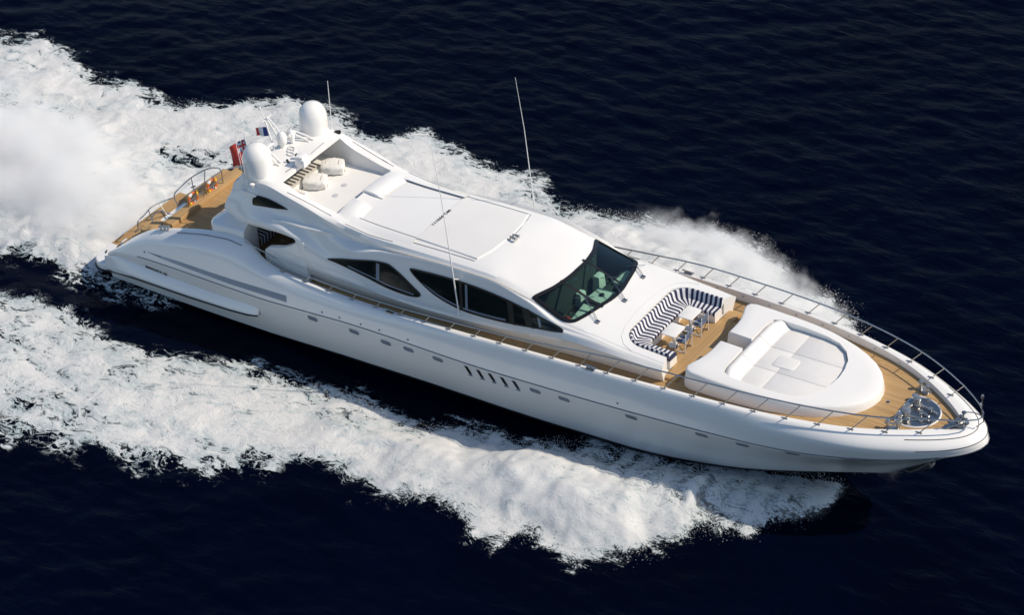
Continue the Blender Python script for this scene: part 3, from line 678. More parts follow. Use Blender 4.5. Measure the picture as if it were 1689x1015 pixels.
for y in (-.14, .06):
    mb = MB().lathe([(.05, 0), (.05, .06), (.03, .1), (.03, .14)], (19.45, y, sup_z(19.45, y)), 10); mb.tube([(19.45, y, sup_z(19.45, y)+.13), (19.75, y-.02, sup_z(19.6, y)+.13)], [.025, .07], 10)
    Y(mb, 'horn', M['chrome'])
# seams in the foredeck coaming
Y(MB().tube([rz(x, y, .001) for x, y in [(26.35, -2.46), (25.9, -2.28), (25.6, -1.95), (25.45, -1.5), (25.36, -.8), (25.34, 0), (25.36, .8), (25.45, 1.5), (25.6, 1.95), (25.9, 2.28), (26.35, 2.46)]], .010, 5), 'coaming_seam', M['grey'])
# ----------------------------------------------------------------- foredeck: sunpad island, lounge, gear
half = [(28.88, .0), (28.88, 1.0), (28.84, 1.3), (28.74, 1.65), (28.6, 2.0), (28.57, 2.2), (28.66, 2.4), (28.9, 2.48), (29.6, 2.5), (30.7, 2.49), (31.4, 2.45), (32.1, 2.37), (32.8, 2.22), (33.4, 2.04), (33.95, 1.8), (34.45, 1.5), (34.85, 1.12), (35.1, .75), (35.24, .38), (35.29, 0)]
isl = ccw(half+[(x, -y) for x, y in half[::-1] if y > 0])
def isl_z(x, y): return float(np.interp(x, [28.5, 30, 32, 33.5, 35.3], [4.74, 4.72, 4.68, 4.61, 4.52]))+.09*(1-(y/2.6)**2)
rings = [(-.06, None, 4.0), (-.07, None, 4.25), (-.02, -.16, 0), (0, -.06, 0), (.03, -.02, 0), (.09, 0, 0)]
R = []
for d, o, z in rings:
    q = inset(isl, d)
    R.append([(x, y, (isl_z(x, y)+o) if o is not None else min(z, isl_z(x, y)-.2)) for x, y in q])
q = inset(isl, .09)
for r in (.85, .65, .45, .25, .02): R.append([(31.9+(x-31.9)*r, y*r, isl_z(31.9+(x-31.9)*r, y*r)) for x, y in q])
mb = MB().grid(R, wrap=True); k = len(isl)
mb.F.append(tuple(range(k))[::-1]); mb.M.append(0); mb.F.append(tuple((len(R)-1)*k+j for j in range(k))); mb.M.append(0)
island = mb.build('sunpad_island', M['white'], yacht, recalc=True)
pad_half = [(29.86, 0), (29.86, 1.55), (29.95, 1.85), (30.25, 2.0), (31.2, 2.02), (32.2, 1.95), (32.75, 1.82), (33.2, 1.5), (33.5, 1.05), (33.65, .5), (33.7, 0)]
pad_out = ccw(pad_half+[(x, -y) for x, y in pad_half[::-1] if y > 0])
k1 = prism_obj(pad_out, 4.34, 6, M['white']); k2 = prism_obj(rrect(28.4, 30.0, -.33, .33, .1), 4.05, 6, M['white'])
cut(island, [k1, k2], 38)
def clip(poly, ax, v, keep_less):
    out = []; n = len(poly)
    for i in range(n):
        a, b = poly[i], poly[(i+1) % n]; ia = (a[ax] <= v) == keep_less; ib = (b[ax] <= v) == keep_less
        if ia: out.append(a)
        if ia != ib:
            t = (v-a[ax])/(b[ax]-a[ax]); out.append((a[0]+(b[0]-a[0])*t, a[1]+(b[1]-a[1])*t))
    return out
po = inset(pad_out, .03)
for x0, x1 in ((30.46, 31.46), (31.475, 34)):
    for y0, y1 in ((-2.2, -.665), (-.65, .65), (.665, 2.2)):
        c = clip(clip(clip(clip(po, 0, x0, False), 0, x1, True), 1, y0, False), 1, y1, True)
        Y(MB().prism(ccw(c), 4.34, lambda x, y: 4.48+.03*(x-30.5)), 'sunpad_cushion', M['cushion'], bevel=.012, bseg=2)
Y(MB().prism(rrect(31.08, 31.95, -.36, .36, .14), 4.45, lambda x, y: 4.505+.03*(x-30.5)), 'sunpad_table', M['cushion'], bevel=.02)
for y0, y1 in ((-1.97, -.66), (-.645, .645), (.66, 1.97)):
    prof = [(29.88, 4.40), (29.88, 4.68), (29.93, 4.76), (30.03, 4.79), (30.13, 4.76), (30.25, 4.67), (30.37, 4.58), (30.5, 4.52), (30.5, 4.40)]
    P = []
    for y in np.linspace(y0, y1, 8):
        sh = .0 if abs(y) < 1.4 else .18*((abs(y)-1.4)/.57)**2
        P.append([(x+sh, y, z-.25*sh) for x, z in prof])
    mb = MB().grid(P, wrap=True); k = len(prof); mb.F += [tuple(range(k))[::-1], tuple(7*k+j for j in range(k))]; mb.M += [0, 0]
    Y(mb, 'sunpad_bolster', M['cushion'], smooth=50, recalc=True)
# lounge floor
fl_ = [(26.3, -1.5), (27.5, -1.5), (27.62, -1.72), (28.55, -1.85), (28.8, -1.2), (28.86, -.34), (29.88, -.33), (29.88, .33), (28.86, .34), (28.8, 1.2), (28.55, 1.85), (27.62, 1.72), (27.5, 1.5), (26.3, 1.5)]
Y(MB().prism(ccw(fl_), 3.7, 4.062), 'lounge_floor', M['teakx'], smooth=0)
def upath(yh, xa, r, xe, n=(12, 10, 20)):
    p = [(xe+(xa+r-xe)*t, -yh) for t in np.linspace(0, 1, n[0], endpoint=False)]
    p += [(xa+r-r*math.sin(a), -yh+r-r*math.cos(a)) for a in np.linspace(0, math.pi/2, n[1], endpoint=False)]
    p += [(xa, -yh+r+(2*yh-2*r)*t) for t in np.linspace(0, 1, n[2], endpoint=False)]
    p += [(xa+r-r*math.cos(a), yh-r+r*math.sin(a)) for a in np.linspace(0, math.pi/2, n[1], endpoint=False)]
    p += [(xa+r+(xe-xa-r)*t, yh) for t in np.linspace(0, 1, n[0])]
    return np.array(p)
xe = 27.66
ui, um, uo = upath(1.4, 26.42, .22, xe), upath(1.9, 25.84, .66, xe), upath(2.07, 25.66, .84, xe)
alg = np.concatenate([[0], np.cumsum(np.linalg.norm(np.diff(um, axis=0), axis=1))])
def ustrip(rows, name, mat, attr=True, parent=yacht):
    P = np.array([[(*(a+(b-a)*t), z) for a, b in zip(A, B)] for A, B, t, z in rows])
    A = np.repeat(alg[None], len(rows), 0)
    mb = MB().grid(P, a=A); n = P.shape[1]
    mb.F.append(tuple(i*n for i in range(len(rows)))); mb.M.append(0); mb.F.append(tuple(i*n+n-1 for i in range(len(rows)))[::-1]); mb.M.append(0)
    return mb.build(name, mat, parent, smooth=50, attr='along' if attr else None, recalc=True)
ustrip([(ui, um, .0, 4.05), (ui, um, .0, 4.38), (ui, um, 1, 4.40), (ui, um, 1, 4.05)], 'sofa_base', M['white'], False)
ustrip([(ui, um, -.02, 4.38), (ui, um, -.03, 4.44), (ui, um, .0, 4.50), (ui, um, .08, 4.525), (ui, um, .5, 4.515), (ui, um, .97, 4.50), (ui, um, 1, 4.40)], 'sofa_seat', M['stripe'])
ustrip([(ui, um, .88, 4.47), (um, uo, .1, 4.62), (um, uo, .35, 4.80), (um, uo, .6, 4.85), (um, uo, .9, 4.84), (um, uo, 1.02, 4.78), (um, uo, 1.02, 4.6)], 'sofa_back', M['stripe'])
# coaming wedges and steps beside the lounge
for s in (-1, 1):
    Y(MB().box((27.95, s*2.05, 4.0), (.5, .7, .14)), 'lounge_step', M['teak'], bevel=.01)
# anchor well, windlass gear
wh = [(36.27, 0), (36.27, .5), (36.33, .74), (36.5, .87), (36.8, .89), (37.2, .76), (37.5, .5), (37.63, .22), (37.66, 0)]
wo = ccw(wh+[(x, -y) for x, y in wh[::-1] if y > 0]); wo = smooth_closed(wo, 3)
DZ = lambda x: float(deck_z(x))
R = [[(x, y, DZ(x)+.005) for x, y in inset(wo, -.05)], [(x, y, DZ(x)+.035) for x, y in inset(wo, -.03)], [(x, y, DZ(x)+.035) for x, y in wo], [(x, y, DZ(x)+.012) for x, y in inset(wo, .02)]]
rim = Y(MB().grid(R, wrap=True), 'anchor_well_rim', M['white'])
Y(MB().prism(inset(wo, .012), 4.2, 4.262), 'anchor_well_plate', M['steel'])
mb = MB()
for y in (-.42, .42):
    mb.lathe([(.17, 0), (.17, .05), (.12, .07), (.10, .2), (.15, .24), (.15, .30), (.05, .33)], (36.62, y, 4.26), 16)
    mb.lathe([(.09, 0), (.09, .16), (.13, .18), (.13, .22), (.02, .24)], (36.45, y*1.45, 4.26), 12)
    for i in range(11):
        t = i/10; x = 36.72+.78*t; yy = y*(1-.5*t)
        a = [(x+.055*math.cos(b), yy+(.03*math.sin(b) if i % 2 else 0), 4.33+(0 if i % 2 else .03*math.sin(b))) for b in np.linspace(0, 2*math.pi, 8, endpoint=False)]
        mb.tube(a, .016, 5, closed=True)
mb.box((36.42, 0, 4.34), (.16, .34, .16)); mb.tube([(36.5, -.7, 4.33), (36.5, .7, 4.33)], .035, 8); mb.tube([(36.85, .05, 4.32), (37.35, -.1, 4.34)], .04, 8); mb.tube([(36.8, -.3, 4.3), (37.2, -.45, 4.3), (37.3, -.2, 4.31)], .03, 6)
mb.lathe([(.05, 0), (.05, .1), (.09, .12), (.01, .13)], (37.2, .3, 4.26), 10); mb.lathe([(.04, 0), (.04, .12), (.07, .14), (.01, .15)], (37.05, -.15, 4.26), 10)
Y(mb, 'windlass', M['chrome'], smooth=40)
for s in (-1, 1):
    mb = MB(); x, y, z = 36.4, s*1.27, DZ(36.4)
    if s > 0: mb = MB()
    mb.box((x+.1, y, z+.02), (.5, .28, .04), rz=-s*.35)
    for dx in (-.08, .25):
        mb.lathe([(.06, 0), (.05, .12), (.05, .26), (.09, .29), (.09, .33), (.02, .35)], (x+dx, y-s*dx*.35, z+.03), 12)
    mb.tube([(x-.2, y+s*.06, z+.22), (x+.38, y-s*.14, z+.22)], .035, 8)
    Y(mb, 'bitts', M['chrome'])
mb = MB(); mb.prism(ccw([(38.05, -.62), (38.42, -.5), (38.75, -.22), (38.82, .1), (38.62, .35), (38.3, .2), (38.2, -.2)]), 4.40, 4.47)
for y in (-.3, -.05, .2): mb.tube([(38.35, y, 4.5), (38.7, y*.8, 4.5)], .06, 10); mb.lathe([(.05, 0), (.05, .2), (.09, .23), (.09, .27), (.01, .28)], (38.5, y+.1, 4.45), 10)
mb.tube([(38.25, -.55, 4.52), (38.6, -.3, 4.62), (38.75, .1, 4.6)], .04, 8)
Y(mb, 'bow_roller', M['steel'], bevel=.01)
for x, y in ((35.65, .05), (36.2, -.95)):
    Y(MB().lathe([(.07, 0), (.07, .02), (.04, .03), (.01, .03)], (x, y, DZ(x)), 12), 'deck_filler', M['steel'])
# ----------------------------------------------------------------- rails
capc = crom(CAP, 60, True); cs = np.concatenate([[0], np.cumsum(np.linalg.norm(np.diff(capc, axis=0), axis=1))])
def at_x(x): j = np.interp(x, capc[:, 0], cs); return np.array([np.interp(j, cs, capc[:, i]) for i in range(3)])
s0 = np.interp(37.52, capc[:, 0], cs)
RH = lambda x: float(np.interp(x, [9, 12, 16, 19, 21.5, 23.3, 25.2, 40], [.26, .29, .33, .39, .44, .58, .74, .74]))
posts = []
for k in range(24):
    d = s0-1.2*k
    if d < 0: break
    b = np.array([np.interp(d, cs, capc[:, i]) for i in range(3)]); h = RH(b[0])
    t = b+np.array([.58*h/.74, -.14*h/.74, h]); posts.append((b, t))
posts.append((np.array([9.6, 3.27, 3.72]), np.array([9.85, 3.2, 3.95])))
for s in (-1, 1):
    F = np.array([1, s, 1])
    top = [t for b, t in posts][::-1]
    rail = [np.array([8.35, 3.18, 4.24]), np.array([8.7, 3.2, 4.2])]+top
    rail = list(crom(rail, 6))+[np.array([38.55, .84, 5.13]), np.array([39.0, .52, 5.08]), np.array([39.28, .22, 5.03]), np.array([39.34, 0, 5.02])]
    Y(MB().tube([p*F for p in rail], .028, 6), 'hand_rail', M['steel'])
    for b, t in posts:
        mb = MB().tube([b*F, t*F], .02, 6); mb.lathe([(.045, 0), (.045, .03), (.02, .05)], b*F, 8); mb.tube([b*F+np.array([-.12, 0, .03]), b*F+np.array([.12, 0, .03])], .022, 5)
        Y(mb, 'stanchion', M['steel'])
mb = MB().tube([(39.3, 0, 5.0), (39.3, 0, 5.85)], .02, 6); mb.lathe([(.05, 0), (.06, .06), (.04, .13), (.01, .14)], (39.3, 0, 5.85), 10); mb.tube([(39.3, 0, 5.5), (39.2, .06, 5.55)], .03, 6)
Y(mb, 'bow_light', M['chrome'])
mb = MB().tube([(38.75, -.25, 4.45), (38.7, -.22, 5.0), (38.8, -.1, 5.1), (39.0, .05, 5.05), (39.3, .05, 5.02)], .022, 6); mb.tube([(39.3, .15, 5.03), (39.35, .1, 4.75), (39.1, .05, 4.45)], .02, 6)
Y(mb, 'pulpit_brace', M['steel'])
for x in (15.85, 25.2):
    for s in (-1, 1):
        p = at_x(x); mb = MB(); mb.box((x, s*(p[1]+.03), p[2]+.03), (.34, .14, .03)); mb.tube([(x-.26, s*p[1], p[2]+.11), (x+.26, s*p[1], p[2]+.11)], .03, 6)
        for dx in (-.1, .1): mb.tube([(x+dx, s*p[1], p[2]), (x+dx, s*p[1], p[2]+.11)], .03, 6)
        Y(mb, 'mooring_cleat', M['steel'])
for s in (-1, 1):
    for x in np.arange(26.6, 37, 1.2):
        p = at_x(x); Y(MB().box((x, s*(p[1]-.16), p[2]-.15), (.07, .03, .05)), 'bulwark_light', M['grey'])
    mb = MB(); mb.box((24.85, s*3.05, DZ(24.85)+.05), (.5, .25, .05)); Y(mb, 'deck_hatch', M['grey'], bevel=.01)
# ----------------------------------------------------------------- arch, domes, mast, aerials
for s in (-1, 1):
    mb = MB().lathe([(.54, 0), (.54, .10), (.575, .12), (.595, .2), (.60, .55), (.595, .85), (.57, 1.05), (.51, 1.23), (.42, 1.37), (.30, 1.47), (.15, 1.53), (.01, 1.545)], (8.42, s*1.83, 6.62), 40)
    d = Y(mb, 'satellite_dome', M['white'], smooth=60)
    MB().lathe([(.58, 0), (.61, .01), (.61, .04), (.58, .05)], (8.42, s*1.83, 6.78), 40).build('dome_skirt', M['white'], d)
    Y(MB().lathe([(.72, -.35), (.62, .0), (.55, .07)], (8.42, s*1.83, 6.58), 30), 'dome_base', M['white'])
mb = MB()
for y in (-.16, .16): mb.tube([(7.95, y*1.5, 6.88), (7.5, y*.4, 8.05)], .035, 8)
mb.tube([(7.5, -.06, 8.05), (7.25, .0, 8.5)], .02, 6); mb.tube([(8.2, .1, 7.45), (7.6, .05, 8.12)], .03, 6); mb.tube([(7.5, -.25, 8.05), (7.5, .35, 8.1)], .02, 6)
mb.lathe([(.06, 0), (.06, .12), (.02, .14)], (7.55, .02, 8.05), 8); mb.lathe([(.05, 0), (.05, .1), (.01, .12)], (7.25, 0, 8.45), 8); mb.tube([(7.7, .5, 8.0), (7.6, .75, 8.12), (7.75, .8, 7.8)], .012, 5)
Y(mb, 'mast', M['white'])
mb = MB().lathe([(.16, 0), (.2, .06), (.21, .3), (.18, .45), (.1, .55), (.01, .58)], (8.15, .08, 7.05), 20); mb.lathe([(.13, 0), (.13, .2)], (8.15, .08, 6.88), 12)
Y(mb, 'small_dome', M['white'], smooth=60)
mb = MB(); mb.lathe([(.1, 0), (.1, .2), (.14, .22), (.14, .42), (.08, .5), (.01, .52)], (8.3, .52, 6.95), 12); mb.tube([(8.3, .35, 7.3), (8.3, .7, 7.3)], .08, 8); mb.tube([(8.05, .4, 7.2), (8.2, .65, 7.5)], .06, 8)
Y(mb, 'camera_unit', M['white'])
for d in (0, .2):
    for s in (-1, 1):
        Y(MB().tube(crom([(8.95-d*.4, s*(1.12-d), 6.88), (8.5-d*.2, s*(1.05-d), 7.05), (8.0, s*(.85-d), 7.2), (7.95, s*(.6-d), 7.22), (8.0, s*.3, 7.2)], 6), .05, 8), 'mast_hoop', M['white'])
for y, x in ((-.25, 8.8), (-.05, 8.65), (.12, 8.55)): Y(MB().tube([(x+.16*math.cos(a), y+.11*math.sin(a), 6.92) for a in np.linspace(0, 2*math.pi, 14, endpoint=False)], .025, 6, closed=True), 'rope_eye', M['grey'])
mb = MB(); mb.box((9.74, -.62, 7.08), (.46, .52, .34), rz=.12, taper=.9); mb.box((9.68, -.62, 7.29), (.36, .40, .12), rz=.12)
mb.lathe([(.12, 0), (.12, .2)], (9.5, -.6, 6.88), 10)
Y(mb, 'searchlight', M['white'], bevel=.03)
mb = MB(); mb.tube([(9.3, -.35, 6.95), (9.2, -.38, 7.12)], .07, 8); Y(mb, 'arch_lamp', M['black']); Y(MB().tube([(9.1, -.75, 6.88), (9.02, -.76, 7.02)], .05, 8), 'arch_lamp', M['black'])
for s in (-1, 1):
    Y(MB().tube([(9.5, s*.3-.1, 6.905), (9.42, s*1.25-.1, 6.88)], .018, 5), 'arch_slot', M['groove'])
    bx, by, bz = 18.7, s*2.8, 4.0
    mb = MB().tube([(bx, by, bz), (18.52, s*2.8, 6.7)], [.032, .026], 8); mb.lathe([(.09, 0), (.09, .05), (.05, .12)], (bx, by, bz), 10); mb.tube([(18.58, s*2.8, 5.62), (18.72, s*2.56, 5.5)], .02, 5)
    mb.tube([(18.52, s*2.8, 6.7), (18.36, s*2.8, 9.2), (18.1, s*2.8, 11.5)], [.02, .014, .008], 6)
    Y(mb, 'whip_aerial', M['white'])
mb = MB(); mb.box((8.35, -2.47, 6.2), (.75, .22, .12))
mb.tube([(8.22, -2.5, 6.26), (8.02, -2.5, 8.6)], [.022, .012], 6); mb.tube([(8.4, -2.48, 6.26), (8.15, -2.48, 8.0)], [.02, .012], 6); mb.tube([(8.56, -2.47, 6.26), (8.56, -2.47, 6.62)], .025, 6); mb.lathe([(.05, 0), (.11, .04), (.11, .08), (.02, .12)], (8.56, -2.47, 6.6), 12)
Y(mb, 'quarter_aerials', M['white'])
mb = MB().tube([(9.0, 2.25, 6.6), (9.03, 2.3, 9.1)], [.022, .012], 6); mb.lathe([(.05, 0), (.05, .1)], (9.0, 2.25, 6.55), 8); mb.tube([(8.85, 2.2, 6.7), (8.8, 2.2, 7.0)], .03, 6); Y(mb, 'quarter_aerials', M['white'])
Y(MB().tube([(9.25, 2.15, 6.78), (9.45, 2.2, 6.82)], .1, 10), 'stern_lamp', M['black'])
Y(MB().tube([(10.0, 2.16, 6.52), (11.2, 2.15, 6.27), (11.9, 2.1, 6.12)], .022, 6), 'sundeck_rail', M['steel'])
# slatted seat under the arch
mb = MB(); mb.box((8.95, -.27, 5.85), (.9, 2.35, .2)); g = Y(mb, 'slatted_seat', M['taupe'], bevel=.02)
for i in range(11): MB().box((8.98, -1.35+i*.216, 5.965), (.62, .05, .035)).build('slat', M['brown'] if False else M['groove'], g)
Y(MB().box((9.5, -.2, 5.87), (.14, 2.4, .24)), 'seat_bolster', M['canvas'], bevel=.03)
for x, y in ((10.35, .35), (10.5, -.45)): Y(MB().lathe([(.12, 0), (.12, .012), (.09, .016), (.01, .016)], (x+.6, y, 5.755), 16), 'table_socket', M['grey'])
# ----------------------------------------------------------------- cockpit
co_, ci_ = upath(2.95, 6.12, .5, 8.12), upath(2.1, 7.0, .25, 8.12)
P = []
for t, z, k in ((0, 2.45, 0), (0, 4.18, 1), (.012, 4.27, 1), (.05, 4.34, 1), (.12, 4.39, 1), (.35, 4.50, 1), (.7, 4.72, 1), (.95, 4.86, 1), (1, 4.80, 1), (1, 2.6, 0)):
    P.append([(x0+(x1-x0)*t, y0+(y1-y0)*t, z+k*.06*(x0-6.1)) for (x0, y0), (x1, y1) in zip(co_, ci_)])
mb = MB().grid(P); n = len(co_); r_ = len(P)
mb.F.append(tuple(i*n for i in range(r_))); mb.M.append(0); mb.F.append(tuple(i*n+n-1 for i in range(r_))[::-1]); mb.M.append(0)
Y(mb, 'cockpit_coaming', M['white'], smooth=50, recalc=True)
def rows_strip(rows, name, mat, along):
    P = np.array(rows); A = np.array([[p[along] for p in r] for r in rows])
    return MB().grid(P, a=A).build(name, mat, yacht, smooth=50, attr='along', recalc=True)
ys = np.linspace(-2.08, 2.08, 20)
rows_strip([[(8.2, y, 3.3) for y in ys], [(8.24, y, 3.70) for y in ys], [(7.7, y, 3.74) for y in ys], [(7.5, y, 4.35) for y in ys], [(7.36, y, 4.72) for y in ys]], 'cockpit_sofa', M['stripe2'], 1)
xs = np.linspace(7.1, 8.7, 12)
for s in (1,): rows_strip([[(x, s*1.55, 3.1) for x in xs], [(x, s*1.52, 3.4) for x in xs], [(x, s*2.1, 3.42) for x in xs], [(x, s*2.22, 4.3) for x in xs], [(x, s*2.3, 4.52) for x in xs]], 'cockpit_side_sofa', M['stripe2'], 0)
for s in (-1, 1):
    o = [(9.08, 2.9), (9.08, 3.78), (9.16, 3.98), (9.35, 4.12), (9.75, 4.24), (10.15, 4.37), (10.6, 4.63), (10.95, 4.93), (11.25, 4.95), (11.25, 2.9)]
    P = [[(x, s*yy, z) for x, z in o] for yy in (2.7, 2.83, 2.885)]; P[2] = [(x+(.03 if x < 9.1 else 0), s*2.89, z-.03) for x, z in o]
    mb = MB().grid(P, wrap=True); k = len(o); mb.F += [tuple(range(k)), tuple(2*k+j for j in range(k))]; mb.M += [0, 0]
    Y(mb, 'cockpit_side_wall', M['white'], recalc=True)
Y(MB().box((10.85, 0, 4.0), (.08, 5.2, 2.0)), 'saloon_door', M['darkglass'], bevel=.01)
Y(MB().prism(rrect(9.2, 10.3, -.9, .9, .2), 3.72, 3.78), 'cockpit_table', M['brown'], bevel=.02)
Y(MB().box((9.75, 0, 3.3), (.3, .5, .82)), 'cockpit_table_leg', M['brown'], bevel=.02)
Y(MB().box((9.9, -1.8, 3.5), (1.3, .6, 1.0)), 'cockpit_bar', M['brown'], bevel=.05)
# stern rails
def rail(name, top, feet, r=.028):
    mb = MB().tube(crom(top, 6), r, 8)
    for a, b in feet: mb.tube([a, b], r*.8, 6)
    return Y(mb, name, M['steel'])
rail('stern_rail', [(.58, -1.47, 1.2), (.8, -1.62, 1.88), (.72, -1.1, 1.9), (.61, -.48, 1.92), (.75, .05, 1.92), (.97, .53, 1.92)], [((.75, -.64, 1.0), (.64, -.75, 1.9)), ((1.32, -.25, 1.4), (.66, -.1, 1.92))])
rail('stern_rail', [(1.2, -.05, 1.5), (.9, -.35, 1.72), (.8, -.75, 1.6), (1.0, -.95, 1.3)], [])
rail('stern_rail', [(.8, .87, 1.25), (1.14, .47, 2.2), (1.25, .9, 2.42), (1.39, 1.31, 2.6), (1.9, 1.72, 2.95), (2.4, 1.75, 3.2), (2.9, 1.62, 3.4), (3.1, 1.5, 3.42)], [((1.55, 1.25, 1.6), (1.42, 1.35, 2.62)), ((2.3, 1.2, 2.6), (1.95, 1.7, 2.95))])
mb = MB()
for z in (2.72, 3.05, 3.4): mb.tube([(3.05, -.72, z), (3.09, .25, z)], .022, 6); mb.tube([(3.1, .42, z), (3.14, 1.48, z)], .022, 6)
for y in (-.72, -.2, .25, .42, .95, 1.48): mb.tube([(3.06+.035*(y+.7), y, 2.62), (3.06+.035*(y+.7), y, 3.42)], .026, 6)
Y(mb, 'cockpit_rail', M['steel'])
for s in (-1, 1):
    mb = MB(); mb.box((3.75, s*3.0, 3.2), (.7, .22, .05), ry=-.30)
    for dx in (-.22, 0, .22): mb.lathe([(.07, 0), (.05, .05), (.05, .12), (.09, .15), (.09, .18), (.01, .2)], (3.75+dx, s*3.0, 3.2+dx*.32), 10)
    Y(mb, 'stern_fairlead', M['chrome'])
    mb = MB()
    for dx in (-.09, .11): mb.tube([(-.05+dx, s*2.82, .79), (.0+dx, s*2.92, .82), (.05+dx, s*3.0, .79)], .03, 8)
    Y(mb, 'platform_cleat', M['black'])
    Y(MB().box((.75, s*2.45, 1.15), (.5, .5, .42), taper=.7), 'stern_locker', M['white'], bevel=.06)
# ================================================================= loose things on board
def T(mb, name, mat, parent, **kw): return mb.build(name, mat, parent, **kw)
def TL(mb, name, mat, parent, **kw):
    """part given in its thing's own coordinates"""
    o0 = origin_of(parent); mb.V = [(v[0]+o0.x, v[1]+o0.y, v[2]+o0.z) for v in mb.V]
    return mb.build(name, mat, parent, **kw)
def dup(root, loc, rotz, label, group=None):
    r = root.copy(); C.objects.link(r); r.location = loc; r.rotation_euler = (0, 0, rotz); r['label'] = label
    if group: r['group'] = group
    for ch in list(root.children):
        c = ch.copy(); C.objects.link(c); c.parent = r
        for g in ch.children:
            d = g.copy(); C.objects.link(d); d.parent = c
    return r
FZ = 4.063
# white tables in the foredeck lounge (built at the origin, then placed)
t = thing('lounge_table', 'white square table on the port side of the foredeck lounge, nearer the far rail', 'table', (0, 0, 0), 0, 'tables in the foredeck lounge')
T(MB().prism(rrect(-.31, .31, -.40, .40, .07), .665, .705), 'table_top', M['deckwhite'], t, bevel=.012)
T(MB().lathe([(.045, .02), (.04, .66)], (0, 0, 0), 12), 'table_leg', M['white'], t)
T(MB().lathe([(.2, 0), (.2, .02), (.06, .04)], (0, 0, 0), 16), 'table_foot', M['white'], t)
t.location = (26.98, .70, FZ)
dup(t, (27.0, -.54, FZ), 0, 'white square table on the starboard side of the foredeck lounge, nearer the side windows')
# folding director chairs: local +x is the direction the sitter faces
ch = thing('director_chair', 'folding chair with slate blue seat beside the port table on the foredeck', 'chair', (0, 0, 0), 0, 'folding chairs in the foredeck lounge')
mb = MB().box((0, 0, .43), (.40, .46, .03)); T(mb, 'seat', M['slate'], ch, bevel=.008)
mb = MB().box((-.24, 0, .74), (.03, .48, .17)); T(mb, 'backrest', M['slate'], ch, bevel=.008)
for s in (-1, 1):
    mb = MB().tube([(-.22, s*.25, .02), (-.25, s*.25, .85)], .016, 6); mb.tube([(.2, s*.25, .02), (.2, s*.25, .62)], .016, 6); mb.tube([(-.24, s*.25, .63), (.24, s*.25, .62)], .022, 6); mb.tube([(-.24, s*.25, .02), (.24, s*.25, .02)], .018, 6)
    T(mb, 'side_frame', M['flagwhite'], ch)
for x in (-.2, .2):
    mb = MB().tube([(x, -.24, .04), (x, .24, .42)], .014, 6); mb.tube([(x, .24, .04), (x, -.24, .42)], .014, 6)
    T(mb, 'cross_brace', M['brown'], ch)
ch.location = (27.42, .66, FZ); ch.rotation_euler = (0, 0, math.pi)
dup(ch, (27.42, -.54, FZ), math.pi+.05, 'folding chair with slate blue seat beside the starboard table on the foredeck')
# covered bundles on the sundeck
def bundle(name, label, c, d, rz, seed, H):
    b = thing(name, label, 'cover', c, rz, 'canvas-covered bundles on the sundeck')
    rg = np.random.default_rng(seed); n, k = 14, 20; P = []
    for i in range(n):
        t = i/(n-1); e = math.sin(math.pi*min(1, max(0, .06+.88*t)))**.14
        row = []
        for j in range(k):
            a = 2*math.pi*j/k; cx, sz = math.cos(a), math.sin(a)
            q = (abs(cx)**8+abs(sz)**8)**-.125
            w = 1+.035*math.sin(3*a+seed+t*5)+.03*rg.standard_normal()
            row.append(((t-.5)*d[0], cx*q*d[1]/2*e*w, H/2+sz*q*H/2*(e if sz > 0 else 1)*w*(1 if sz > 0 else 1)))
        P.append([(x, y, max(z, .0)) for x, y, z in row])
    mb = MB().grid(P, wrap=True); mb.F += [tuple(range(k))[::-1], tuple((n-1)*k+j for j in range(k))]; mb.M += [0, 0]
    TL(mb, 'canvas_cover', M['canvas'], b, smooth=60, recalc=True)
    mb = MB()
    for t in (-.28, .3): mb.tube([(t*d[0], d[1]*.53*math.cos(a), H/2+H*.52*math.sin(a)) for a in np.linspace(-.4, math.pi+.4, 14)], .010, 4)
    mb.tube([(d[0]*.40, -d[1]*.3, .03), (d[0]*.55, -d[1]*.1, .02), (d[0]*.45, d[1]*.35, .03)], .015, 5)
    TL(mb, 'tie_cord', M['taupe'], b)
    return b
bundle('covered_bundle', 'cream canvas bundle nearest the far port wall of the sundeck', (9.9, .98, 5.752), (.92, .8, 0), .55, 3, .44)
bundle('covered_bundle', 'cream canvas bundle in the middle of the sundeck, in front of the slatted seat', (9.95, -.25, 5.752), (.92, .8, 0), .5, 8, .42)
b = thing('folded_cover', 'low folded cream cover beside the starboard edge of the sundeck', 'cover', (9.85, -1.22, 5.752), .1)
TL(MB().box((0, 0, .10), (.62, .50, .20)), 'folded_canvas', M['canvas'], b, bevel=.05, bseg=3)
TL(MB().box((0, .0, .205), (.60, .06, .012)), 'strap', M['taupe'], b)
